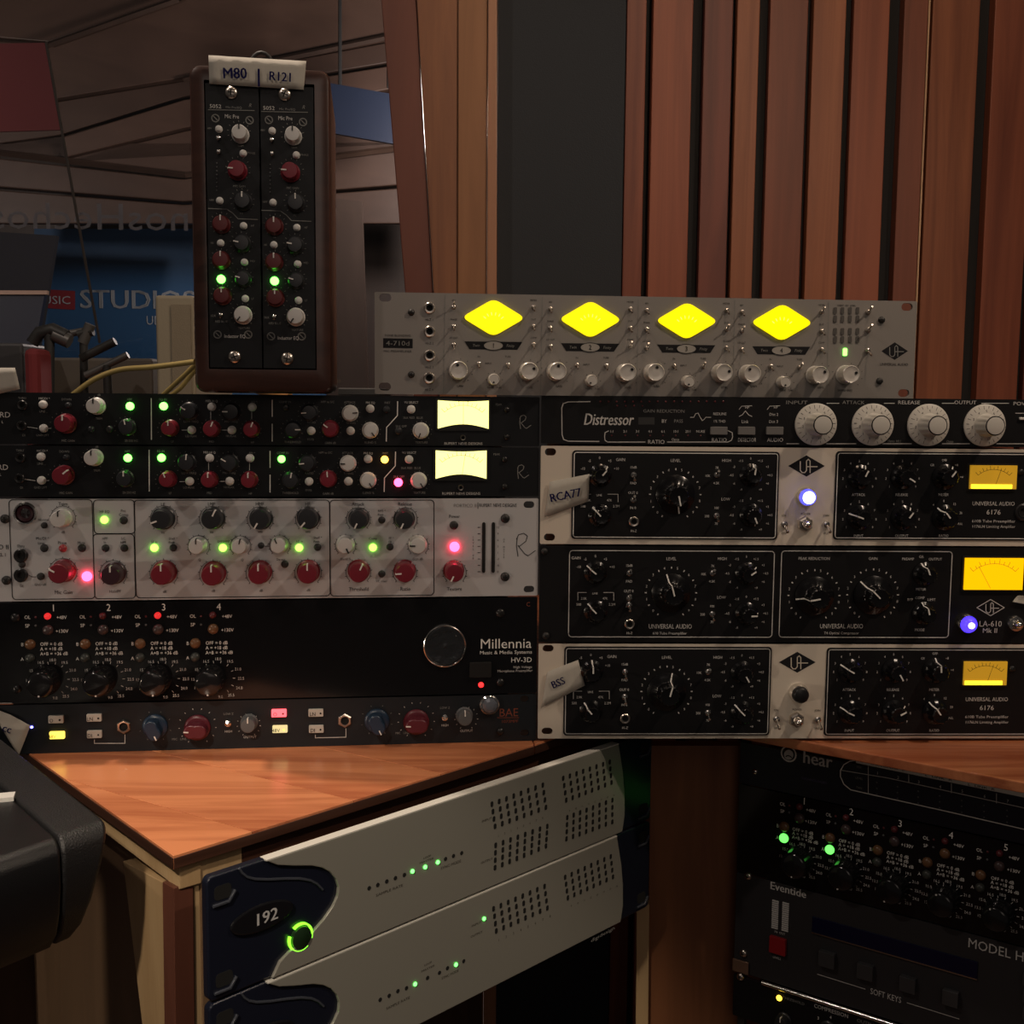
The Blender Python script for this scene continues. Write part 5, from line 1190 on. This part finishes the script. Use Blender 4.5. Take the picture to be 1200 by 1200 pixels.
# dark lipping along the edges
F_AB = face_from(A, B)
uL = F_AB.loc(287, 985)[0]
bev(dpart('edge_lipping', board(A + nAB * .0004, J - dAB * G, ZD - TH + .0004, ZD - .0016, -.0008, .0010), M_DESKE), .0003)
bev(dpart('edge_lipping', board(J + dAB * G, K, ZD - TH + .0004, ZD - .0016, -.0008, .0010), M_DESKE), .0003)
bev(dpart('edge_lipping', board(A, Efar, ZD - TH + .0004, ZD - .0016, -.0008, .0010), M_DESKE), .0003)
bev(dpart('apron', board(A + dAB * .0064, A + dAB * uL, ZD - TH - .0175, ZD - TH - .0003, .004, .016), M_BLOND, 'blond wood apron piece'), .0006)
bev(dpart('apron', board(A + dAB * (uL + .0005), K - dAB * .02, ZD - TH - .026, ZD - TH - .0003, .004, .016), M_DESKE, 'dark brown apron board'), .0006)  # dark wood paints the overhang's cast shadow on the apron
bev(dpart('apron', board(A + dAL * .0045, Efar, ZD - TH - .0175, ZD - TH - .0003, .006, .016), M_BLOND, 'blond wood apron piece'), .0006)
# corner post: blond side board, dark edge strip, blond jamb
F_AL = face_from(Efar, A)
def fpoly(face, px, o0, o1):
    P = [face.loc(*p, o0) for p in px]; b = MB(); n = len(P)
    vs = [face.pt(u_, w_, o0) for u_, w_ in P] + [face.pt(u_, w_, o1) for u_, w_ in P]
    return b.add(vs, [tuple(range(n)), tuple(range(2 * n - 1, n - 1, -1))] + [(i, i + n, (i + 1) % n + n, (i + 1) % n) for i in range(n)])
bev(dpart('side_board', fpoly(F_AL, [(144, 1009), (203, 1040.5), (205, 1400), (190, 1400)], -.0065, -.0222), M_BLOND, 'tapering blond side board'), .0006)
bev(dpart('edge_strip', fpoly(F_AB, [(203.5, 1041), (226.5, 1034), (231, 1400), (208, 1400)], -.005, -.020), wood('red_brown_strip', (.075, .026, .016), (.13, .045, .028), (20, 20, 2.5), .45, 0, .05)), .0005)
bev(dpart('jamb', fpoly(F_AB, [(227.5, 1033.5), (247, 1027), (252, 1400), (232, 1400)], -.007, -.030), M_BLOND), .0005)
# side panel behind the post, dark bay, right jamb and wide upright board
bev(dpart('side_panel', board(A + dAL * .008, Efar, .02, ZD - TH - .001, .0226, .012), wood('umber_board', (.13, .078, .042), (.19, .115, .062), (16, 16, 2.5), .55, 0, .05)), .001)
inn = -nAB * .36
bev(dpart('back_panel', board(A + inn + dAB * .0, K + inn + dAB * .15, .02, ZD - .03, 0, .012), M_DKBR), .001)
z192b = F_192.o.z - 4 * U1
F_K = Face(K.x, K.y, ZD, 0)
yk = max(K.y, 1.02) + .035
F_P = Face(0, yk, ZD, -.08)
bev(dpart('upright_board', fpoly(F_P, [(762, 874), (871, 874), (866, 1420), (757, 1420)], 0, -.018), M_BROWN, 'wide red-brown upright board'), .0006)
bev(dpart('upright_board', fpoly(F_P, [(746, 1060), (761, 1060), (757.5, 1420), (744, 1420)], .010, -.006), M_BLOND, 'narrow blond upright strip'), .0006)
bev(dpart('rack_rail', fpoly(F_HR, [(869.5, 866), (878, 866), (868, 1420), (860, 1420)], -.0036, -.010), M_CHAS, 'dark steel rack rail'), .0004)
brk = MB().box(-.0085, .0085, -.0022, 0, -.0065, .0065); o = link('rail_bracket', brk.mesh('rail_bracket', mat('bronze_bracket', (.26, .16, .11), .4, .5)), desk); pb = F_HR.loc(869, 1131.5, 0); o.location = F_HR.pt(pb[0], pb[1], .0012) - Vector(desk.location); o.rotation_euler = (0, 0, F_HR.yaw); bev(o, .0006)
# legs to the floor out of frame
for p in (C2 - dC * .05 - nC * .05, Efar + Vector((.10, .35, 0))):
    b = MB().box(p.x - .03, p.x + .03, p.y - .03, p.y + .03, 0, ZD - TH - .03); dpart('leg', b, M_DKBR)

# ---------- padded console armrest ----------------------------------------------------------
ZC = ZD + .022
P1 = hitz(129, 966, ZC); P2 = hitz(2, 866, ZC); P0 = hitz(0, 1010, ZC)
dF = (P0 - P1).normalized(); dR = (P2 - P1).normalized()
root = empty('console_armrest', (P1.x - .2, P1.y, ZC - .09)); tag(root, 'black padded leather console corner, lower left', 'mixing console')
M_LEA = mat('black_leather', (.007, .007, .008), .3, bump=.55, bscale=1300)
M_LEA2 = mat('black_grained_leather', (.009, .009, .010), .42, bump=1.0, bscale=900)
def cpart(name, b, m, sm=50):
    b.v = [tuple(Vector(q) - Vector(root.location)) for q in b.v]
    o = link(name, b.mesh(name, m, sm), root); return o
nF = Vector((-dF.y, dF.x, 0)); nF = nF if nF.y < 0 else -nF
nR = Vector((-dR.y, dR.x, 0)); nR = nR if nR.x > 0 else -nR
Wb = .036           # width of the end band
# section across the front edge, swept along dF: list of (distance out from the front line inwards, z)
HC = .082
sec = [(-.30, 0)] + [(-.012 + .012 * sin(a), -.012 + .012 * cos(a)) for a in [radians(x) for x in (0, 20, 40, 60, 80)]] + [(.0, -.028), (-.004, -.05), (-.012, -.068), (-.026, -HC), (-.30, -HC)]
def sweep(s0, s1, taper=0.0, grow=0.0):
    b = MB(); n = len(sec)
    vs = []
    for s in (s0, s1):
        for o_, z in sec:
            # inward lean of the end towards the bottom
            lean = taper * (-z / HC) if s == s0 else 0
            vs.append(P1 + dF * (s + lean) + (-dR * 1.0) * (0) + dR * (-o_ if False else 0) + Vector((0, 0, z + grow)) + (dR * (-(o_))) * 1.0 + nF * (0))
    return b.add(vs, [(i, (i + 1) % n, (i + 1) % n + n, i + n) for i in range(n)] + [tuple(range(n))[::-1], tuple(range(n, 2 * n))])
o = bev(cpart('end_band', sweep(0, Wb, .022, .0008), M_LEA2), .003, 3)
o = bev(cpart('padding', sweep(Wb + .0006, .55), M_LEA), .002, 3)
q0 = hitz(-6, 941, ZC); q1 = hitz(16, 939, ZC)
b = MB(); d_ = (q1 - q0).normalized(); e_ = Vector((-d_.y, d_.x, 0)) * .012
b.add([q0, q1, q1 + e_, q0 + e_] + [p + Vector((0, 0, .003)) for p in (q0, q1, q1 + e_, q0 + e_)], [(0, 3, 2, 1), (4, 5, 6, 7), (0, 1, 5, 4), (1, 2, 6, 5), (2, 3, 7, 6), (3, 0, 4, 7)])
cpart('trim_strip', b, mat('pale_trim', (.62, .61, .58), .35), 20)
e = hitz(95, 1006, ZC - .04)
sb = MB().lathe([(.0045, 0), (.004, .001), (0, .0013)], 16); 
b = MB(); b.v = [tuple(hitz(31, 1056, ZC - .045) + Vector((p[0], p[1] - .0006, p[2]))) for p in sb.v]; b.f = sb.f
cpart('rivet', b, M_CHAS, 50)
b = slab('p', [P1 + dF * .28 + dR * .05, P1 + dF * .5 + dR * .05, P1 + dF * .5 + dR * .25, P1 + dF * .28 + dR * .25], ZC - HC - .0005, ZC - HC - .0005, None)
cpart('pedestal', b, M_DKBR, 20)

# ---------- back wall: slats, felt, pillar ---------------------------------------------------
F_W = Face(0, 1.78, CZ, .03)
M_SL = wood('slat_wood', (.105, .034, .021), (.19, .068, .040), (22, 22, 1.6), .45, .1, .22)
M_FELT = mat('charcoal_fabric', (.022, .026, .032), .9, bump=.5, bscale=500)
M_FELT2 = mat('black_felt', (.012, .012, .013), .95)
M_PIL = wood('pillar_wood', (.10, .032, .014), (.21, .082, .032), (22, 22, 1.5), .42, .15, .15)
ZT, ZF = 2.75, 0.0
wall = empty('wall_back', (.35, F_W.o.y + .35 * math.tan(F_W.yaw), 0)); struct(wall)
def wpart(name, b, m, par=None):
    par = par or wall; b.v = [tuple(Vector(q) - Vector(par.location)) for q in b.v]; return link(name, b.mesh(name, m), par)
def wbox(u0, u1, z0, z1, o0, o1):
    vs = [F_W.pt(u_, z - F_W.o.z, o_) for u_ in (u0, u1) for o_ in (o1, o0) for z in (z0, z1)]
    return MB().add(vs, [(0, 1, 3, 2), (4, 6, 7, 5), (0, 4, 5, 1), (2, 3, 7, 6), (0, 2, 6, 4), (1, 5, 7, 3)])
def wu(px, py=170, off=.02): return F_W.loc(px, py, off)[0]
uP = wu(583, 170, 0)
wpart('backing_panel', wbox(uP, uP + 1.9, ZF, ZT, -.03, 0), M_FELT2)
sl = [(732.2, 754.7), (762.6, 808.6), (822, 855), (860, 886), (898, 942), (948.5, 986), (995, 1036.5), (1053.5, 1081), (1086.5, 1141), (1158.5, 1207), (1214, 1262), (1272, 1330), (1340, 1375)]
def slw(n, a, b_): return wood(n, a, b_, (26, 26, 1.3), .55, 0, .10)
SLM = [slw('slat_red_brown', (.135, .032, .015), (.27, .078, .037)), slw('slat_plum_brown', (.070, .018, .013), (.160, .044, .028)), slw('slat_orange_brown', (.155, .046, .019), (.29, .102, .044)), slw('slat_dull_brown', (.10, .028, .015), (.19, .057, .030))]
for i, (a, b_) in enumerate(sl):
    M_SL = SLM[(0, 0, 1, 2, 3, 2, 0, 3, 2, 0, 1, 0, 3)[i]]
    of = (.016, .022)[i % 2] if i else .016
    bev(wpart('wood_slat', wbox(wu(a, 170, of), wu(b_, 170, of), ZF, ZT, .0005, of), M_SL), .0012)
# pale split along one slat
bev(wpart('wood_slat', wbox(wu(1081.4, 170, .016), wu(1083.4, 170, .016), ZF, ZT, .0005, .016), wood('pale_sapwood', (.45, .27, .15), (.6, .4, .24), (22, 22, 1.6), .4)), .0004)
ap = free('acoustic_panel', wbox(wu(583.5, 170, .012), wu(731, 170, .012), ZF + .0, ZT, .0006, .012), M_FELT); ap['kind'] = 'structure'; ap['label'] = 'plain charcoal fabric panel between the pillar and the slats'
# pillar boards, leaning on the window side
pil = empty('trim_1', F_W.pt(wu(530), -F_W.o.z, .02)); struct(pil, 'reddish wooden window pillar of four boards')
def lean(top, bot, y0=-60, y1=480, o0=.01, o1=.04):
    def at(y): return [top[i] + (bot[i] - top[i]) * y / 345 for i in (0, 1)]
    a, b2 = at(y0); c, d = at(1150)
    a2 = at(y0)
    px = [(a, y0), (b2, y0), (d if False else at(y1)[1], y1), (at(y1)[0], y1)]
    P = [F_W.loc(*p, o1) for p in px]
    # carry on down to the floor and up to the ceiling along the same edges
    def ext(p, q, z):
        t = (z - F_W.o.z - p[1]) / (q[1] - p[1]); return (p[0] + (q[0] - p[0]) * t, z - F_W.o.z)
    Q = [ext(P[0], P[3], ZT), ext(P[1], P[2], ZT), ext(P[1], P[2], 0), ext(P[0], P[3], 0)]
    vs = [F_W.pt(u_, w_, o1) for u_, w_ in Q] + [F_W.pt(u_, w_, o0) for u_, w_ in Q]
    return MB().add(vs, [(0, 3, 2, 1), (4, 5, 6, 7)] + [(i, (i + 1) % 4, (i + 1) % 4 + 4, i + 4) for i in range(4)])
for top, bot, o1, m in (((446.7, 488), (475, 507.6), .030, wood('pillar_wood_dark', (.085, .022, .013), (.13, .038, .022), (22, 22, 1.5), .42, .15, .05)), ((488.3, 536.4), (508.2, 535.8), .036, M_PIL),
                        ((537, 571.5), (536.3, 570), .040, wood('pillar_wood_amber', (.17, .068, .022), (.26, .115, .045), (22, 22, 1.5), .42, .15, .05)), ((572, 582.5), (570.5, 582.2), .046, wood('pillar_wood_light', (.26, .115, .06), (.34, .17, .09), (22, 22, 1.5), .42, .15, .05))):
    bev(wpart('pillar_board', lean(top, bot, o1=o1), m, pil), .0015)

# ---------- window pane and the studio beyond -------------------------------------------------
def ubox(face, u0, u1, z0, z1, o0, o1):
    vs = [face.pt(u_, z - face.o.z, o_) for u_ in (u0, u1) for o_ in (o1, o0) for z in (z0, z1)]
    return MB().add(vs, [(0, 1, 3, 2), (4, 6, 7, 5), (0, 4, 5, 1), (2, 3, 7, 6), (0, 2, 6, 4), (1, 5, 7, 3)])
gm = bpy.data.materials.new('window_glass'); gm.use_nodes = True; N, L = nt(gm); N.remove(N['Principled BSDF'])
tr = N.new('ShaderNodeBsdfTransparent'); tr.inputs[0].default_value = (.88, .88, .9, 1); gl = N.new('ShaderNodeBsdfGlossy'); gl.inputs['Roughness'].default_value = .02
fr = N.new('ShaderNodeFresnel'); fr.inputs[0].default_value = 1.5; mx = N.new('ShaderNodeMixShader')
L.new(fr.outputs[0], mx.inputs[0]); L.new(tr.outputs[0], mx.inputs[1]); L.new(gl.outputs[0], mx.inputs[2]); L.new(mx.outputs[0], N['Material Output'].inputs[0])
MATS['window_glass'] = gm
win = empty('window_1', F_W.pt(-.75, -.25, -.01)); struct(win, 'dim control room window into the studio')
uR = F_W.loc(500, 100)[0]
wpart('window_pane', ubox(F_W, -1.75, uR - .03, .80, 2.6, -.006, 0), gm, win)
wpart('window_sill', ubox(F_W, -1.75, uR, .74, .80, -.06, .03), M_PIL, win)
# joint between two panes, a slanting dark seam
a = F_W.loc(54, 50, .002); b2 = F_W.loc(117, 402, .002)
wpart('pane_joint', MB().tube([F_W.pt(a[0], a[1], .002), F_W.pt(b2[0], b2[1], .002)], .0022, 6), mat('seam_brown', (.020, .014, .012), .6), win)
F_S = Face(0, 4.9, CZ, 0.02)            # far studio wall
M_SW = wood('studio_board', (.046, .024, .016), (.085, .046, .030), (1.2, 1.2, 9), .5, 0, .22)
sw = empty('wall_studio', F_S.pt(-1.3, -CZ, 0)); struct(sw)
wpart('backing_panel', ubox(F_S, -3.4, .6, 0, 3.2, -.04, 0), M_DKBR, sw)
# sloping ceiling boards of the studio, each a board of its own
def plank(pa, pb, da, db, wd, th, m, name, par):
    """board whose lower edge runs from pixel pa at depth da to pixel pb at depth db"""
    a = CAM + ray(*pa) * da; b2 = CAM + ray(*pb) * db; d = (b2 - a).normalized(); upv = Vector((0, .55, .83)); upv = (upv - d * upv.dot(d)).normalized(); n = d.cross(upv)
    vs = [p + upv * s1 + n * s2 for p in (a, b2) for s1 in (0, wd) for s2 in (0, th)]
    return wpart(name, MB().add(vs, [(0, 1, 3, 2), (4, 6, 7, 5), (0, 4, 5, 1), (2, 3, 7, 6), (0, 2, 6, 4), (1, 5, 7, 3)]), m, par)
ce = empty('ceiling', (-1.2, 4.3, 1.95)); struct(ce)
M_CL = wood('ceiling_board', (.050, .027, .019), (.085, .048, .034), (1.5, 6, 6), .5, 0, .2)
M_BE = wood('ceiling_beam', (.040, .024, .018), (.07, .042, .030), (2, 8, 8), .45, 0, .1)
F_B = Face(0, 4.3, CZ, .02)
bds = [[(-60, -60), (330, -60), (207, -2), (57, 49), (-60, 39)], [(-60, 43), (57, 53), (209, 1), (338, -60), (500, -60), (500, 36), (215, 91), (62, 116), (-60, 140)], [(-60, 144), (62, 120), (215, 95), (500, 41), (500, 66), (215, 113), (70, 158), (-60, 176)],
       [(72, 161), (215, 117), (500, 70), (500, 96), (215, 150), (78, 184)], [(-60, 162), (70, 176), (78, 188), (215, 154), (500, 100), (500, 168), (215, 203), (-60, 170)],
       [(-60, 179), (215, 210), (500, 172), (500, 214), (215, 236), (-60, 214)], [(-60, 218), (215, 240), (500, 218), (500, 262), (-60, 262)]]
for i, px in enumerate(bds):
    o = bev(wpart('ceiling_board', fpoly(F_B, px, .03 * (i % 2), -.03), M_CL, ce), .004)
for (a, b2) in (((-60, 172), (217, 205)), ((56, 53), (209, -1)), ((217, 205), (480, 172)), ((215, 93), (480, 38))):
    p, q = F_B.loc(*a, .05), F_B.loc(*b2, .05)
    wpart('ceiling_beam', MB().tube([F_B.pt(*p, .05), F_B.pt(*q, .05)], .011, 4), M_BE, ce)
ub = lambda px, py, off=0: F_S.loc(px, py, off)
def sposter(name, px, m, off, th, label, cat):
    P = [ub(*p, off) for p in px]; b = MB(); n = len(P)
    vs = [F_S.pt(u_, w_, off) for u_, w_ in P] + [F_S.pt(u_, w_, off - th) for u_, w_ in P]
    b.add(vs, [tuple(range(n)), tuple(range(2 * n - 1, n - 1, -1))] + [(i, i + n, (i + 1) % n + n, (i + 1) % n) for i in range(n)])
    o = free(name, b, m); tag(o, label, cat); return o
po = sposter('studio_banner', [(40, 268), (382, 268), (382, 480), (40, 480)], mat('banner_blue', (.022, .10, .24), .6), .03, .02, 'blue studio banner with white lettering beyond the window', 'banner')
def btext(px, py, t, h, m, w=None, off=.034, par=None, mirror=False, face=F_S, a='c', bold=0.0):
    V, F_, adv = text_geo(t); uu, ww = face.loc(px, py, off); k = depth(face.pt(uu, ww, off)) / FPX * h / CAPH
    kx = k if not w else abs(face.loc(px + w / 2, py, off)[0] - face.loc(px - w / 2, py, off)[0]) / adv
    s = -1 if mirror else 1; b = MB()
    for d in ((0,) if not bold else (-bold, 0, bold)):
        b.add([face.pt(uu + s * (p[0] - adv / 2 + d) * kx, ww + (p[1] - CAPH / 2) * k, off + abs(d) * .001) for p in V], F_)
    p_ = par or po; b.v = [tuple(Vector(q) - Vector(p_.location)) for q in b.v]; return link('lettering', b.mesh('lettering', m), p_)
M_BW = mat('banner_white', (.46, .50, .54), .6)
pr = MB(); rl = [ub(*p, .033) for p in ((52, 339), (88, 341), (88, 363), (52, 361))]; pr.add([F_S.pt(*q, .033) for q in rl], [(0, 1, 2, 3)])
pr.v = [tuple(Vector(q) - Vector(po.location)) for q in pr.v]; link('red_label', pr.mesh('red_label', mat('banner_red', (.26, .02, .03), .6)), po)
btext(60, 351.5, 'MUSIC', 9, M_BW, w=46, off=.036); btext(161, 351, 'STUDIOS', 21, M_BW, w=136, bold=.015); btext(188, 375.5, 'UDLA', 10, M_BW, w=34)
free_ = sposter('red_wall_hanging', [(-60, 52), (53, 50), (72, 152), (-60, 156)], mat('dusky_red_cloth', (.15, .030, .032), .9), 1.3, .01, 'dusky red hanging cloth beyond the window, upper left', 'hanging')
sposter('blue_screen', [(385, 97), (470, 112), (470, 170), (385, 155)], mat('deep_blue_board', (.004, .010, .028), .5), 1.0, .02, 'deep blue board beyond the window, beside the pillar', 'board')
bs = bpy.data.objects['blue_screen']
for px in (398, 455):
    p, q = F_S.loc(px, 102, 1.0), F_S.loc(px, -80, 1.0); b = MB().tube([F_S.pt(p[0], p[1], .99), F_S.pt(q[0], 1.65, .99)], .006, 6)
    b.v = [tuple(Vector(v) - bs.location) for v in b.v]; link('hanging_rod', b.mesh('hanging_rod', M_DARK), bs)
sposter('stage_curtain', [(-60, 268), (66, 276), (44, 412), (-60, 412)], mat('dark_curtain', (.020, .020, .026), .95, bump=1, bscale=30), .55, .03, 'dark curtain at the left end of the blue banner', 'curtain')
cw = sposter('wooden_ledge', [(-60, 340), (55, 340.5), (55, 345), (-60, 345)], wood('ledge_wood', (.30, .18, .12), (.42, .27, .18), (4, 20, 20), .5), .64, .02, 'pale wooden ledge strip in front of the dark curtain', 'ledge')
sposter('equipment_panel', [(-60, 345.5), (52, 345.5), (40, 412), (-60, 412)], mat('dark_navy_panel', (.014, .018, .036), .6), .62, .03, 'dark navy panel under the pale wooden ledge', 'gear_panel')  # plain equipment panel below the ledge, dark navy
sposter('brown_cabinet', [(388, 232), (424, 236), (446, 900), (388, 900)], wood('cabinet_brown', (.038, .024, .018), (.055, .036, .026), (8, 8, 2), .5), 1.1, .03, 'smooth brown cabinet side seen between the wooden case and the pillar', 'cabinet')
# vinyl lettering on the glass, reading backwards from this side
M_VIN = mat('vinyl_gray', (.24, .225, .225), .7)
vt = btext(24, 252.5, 'nosHechosHechos', 30, M_VIN, w=400, off=-.010, par=win, mirror=True, face=F_W)
# ---------- things on and behind the sill -------------------------------------------------------
ZS = ZD
def at(px, py, y): return hity(px, py, y)
p = at(199, 466, 1.50); zt = at(199, 346, 1.50).z
wc = empty('speaker_cabinet', (p.x, 1.50, ZS)); tag(wc, 'beige upright speaker cabinet left of the wooden case', 'speaker')
x0 = at(182.5, 400, 1.50).x; x1 = at(228, 400, 1.50).x
b = MB().box(x0 - p.x, x1 - p.x, 0, .20, 0, zt - ZS); bev(link('cabinet_shell', b.mesh('cabinet_shell', mat('beige_vinyl', (.34, .30, .22), .6, bump=.4, bscale=300)), wc), .004, 3)
xs = x0 - p.x + .022
b = MB().box(xs, x1 - p.x - .004, -.003, .0, .02, zt - ZS - .012); link('front_grille', b.mesh('front_grille', mat('tan_grille', (.27, .23, .165), .8, bump=.8, bscale=800)), wc)
tube_m = mat('yellow_cable_jacket', (.50, .38, .13), .5)
def cable(pts, r, label, m=tube_m, group=None, cat='cable', name='cable'):
    P = [Vector(q) for q in pts]; out = []
    for i in range(len(P) - 1):
        p0 = P[max(i - 1, 0)]; p1 = P[i]; p2 = P[i + 1]; p3 = P[min(i + 2, len(P) - 1)]
        for t in [k / 8 for k in range(8)]:
            out.append(.5 * ((2 * p1) + (p2 - p0) * t + (2 * p0 - 5 * p1 + 4 * p2 - p3) * t * t + (3 * p1 - p0 - 3 * p2 + p3) * t ** 3))
    out.append(P[-1]); b = MB().tube(out, r, 8); o = free(name, b, m, 60); tag(o, label, cat, group); return o
cable([at(84, 463.5, 1.18), at(110, 445, 1.18), at(140, 433.5, 1.18), at(180, 430, 1.17), at(228, 424, 1.16)], .0028, 'long yellow cable arching over the left stack to the wooden case')
cable([at(190, 464, 1.21), at(205, 450, 1.20), at(218, 438, 1.19), at(232, 424, 1.18)], .0026, 'short yellow cable rising behind the left edge of the wooden case')
cable([at(199, 464, 1.24), at(211, 455, 1.235), at(222, 442, 1.23), at(236, 424, 1.22)], .0026, 'yellow cable just right of the short one, behind the wooden case foot')
cable([at(290, 455, 1.20), at(306, 459, 1.18), at(322, 462, 1.16), at(340, 464, 1.14)], .0034, 'amber cable peeking under the wooden case', mat('amber_cable_jacket', (.45, .22, .07), .5))
# microphone stand clutter beyond the sill
M_MS = mat('stand_gray', (.16, .155, .15), .4, .5); M_MSD = mat('stand_dark', (.045, .045, .045), .5, .3)
def stand(name, strokes, y, label, floor_px):
    z0 = at(*strokes[0][1][0], y); r0 = empty(name, (z0.x, y, ZS)); tag(r0, label, 'microphone stand')
    for nm, pts, r, m in strokes:
        b = MB().tube([at(q[0], q[1], y + (q[2] if len(q) > 2 else 0)) - Vector((z0.x, y, ZS)) for q in pts], r, 8); link(nm, b.mesh(nm, m, 60), r0)
    return r0
stand('microphone_stand', [('arm', [(97, 402), (106, 380)], .008, M_MS), ('clamp', [(92, 392), (109, 388)], .007, M_MSD), ('pole', [(98, 400), (99, 470)], .006, M_MSD), ('boom', [(52, 396), (98, 388)], .005, M_MS), ('foot', [(80, 470), (118, 470)], .006, M_MSD)], 1.62, 'gray tilted microphone stand head behind the left stack', 0)
stand('microphone_stand', [('arm', [(38, 402), (46, 390), (62, 386), (78, 394)], .009, M_MSD), ('clamp', [(64, 392), (82, 400)], .010, M_MS), ('pole', [(58, 390), (58, 470)], .007, M_MSD), ('foot', [(40, 470), (78, 470)], .006, M_MSD)], 1.55, 'low dark bent stand arm behind the left stack, nearer the frame edge', 0)
stand('microphone_stand', [('arm', [(100, 440), (150, 416)], .005, M_MS), ('pole', [(125, 428), (127, 470)], .006, M_MSD), ('boom', [(95, 420), (135, 400)], .006, M_MSD), ('foot', [(108, 470), (146, 470)], .006, M_MSD)], 1.58, 'gray crossed stand arms just left of the beige cabinet', 0)
# red cloth and gray box by the stands
def boxat(name, x0, y0, x1, y1, y, dp, m, label, cat, bv=.004, base=None):
    a = at(x0, y1, y); b2 = at(x1, y0, y); z0 = max(ZS, a.z) if a.z > ZS + .01 else ZS
    z0 = base or ZS; b = MB().box(a.x, b2.x, y, y + dp, z0, b2.z); o = bev(free(name, b, m), bv, 2); tag(o, label, cat); return o
boxat('equipment_case', -30, 402, 26, 470, 1.60, .10, mat('slate_case', (.06, .06, .065), .5, bump=.4, bscale=60), 'slate equipment case at the left frame edge behind the stack', 'case')
boxat('folded_cloth', 28, 408, 44, 470, 1.50, .05, mat('red_cloth', (.22, .03, .035), .85, bump=1, bscale=60), 'small folded red cloth left of the microphone stands', 'cloth', .008)
boxat('equipment_case', 46, 420, 178, 470, 1.72, .045, mat('taupe_case', (.115, .10, .085), .7, bump=.8, bscale=40), 'low taupe case behind the microphone stands', 'case')
pt_ = boxat('patch_box', 396, 455, 446, 474, 1.12, .10, mat('gray_metal_box', (.17, .17, .17), .4, .5), 'small gray metal box between the wooden case and the silver preamp', 'box', .001, CZ + .0026)
# room floor
fl = free('floor', MB().box(-3.4, 2.6, -.6, 5.2, -.05, 0), wood('floor_wood', (.05, .022, .012), (.09, .04, .022), (2, 14, 2), .45)); fl['kind'] = 'structure'
bpy.data.objects.remove(_fo)
for o_ in bpy.data.objects:
    if o_.type == 'MESH' and o_.name.startswith('font'): bpy.data.objects.remove(o_)
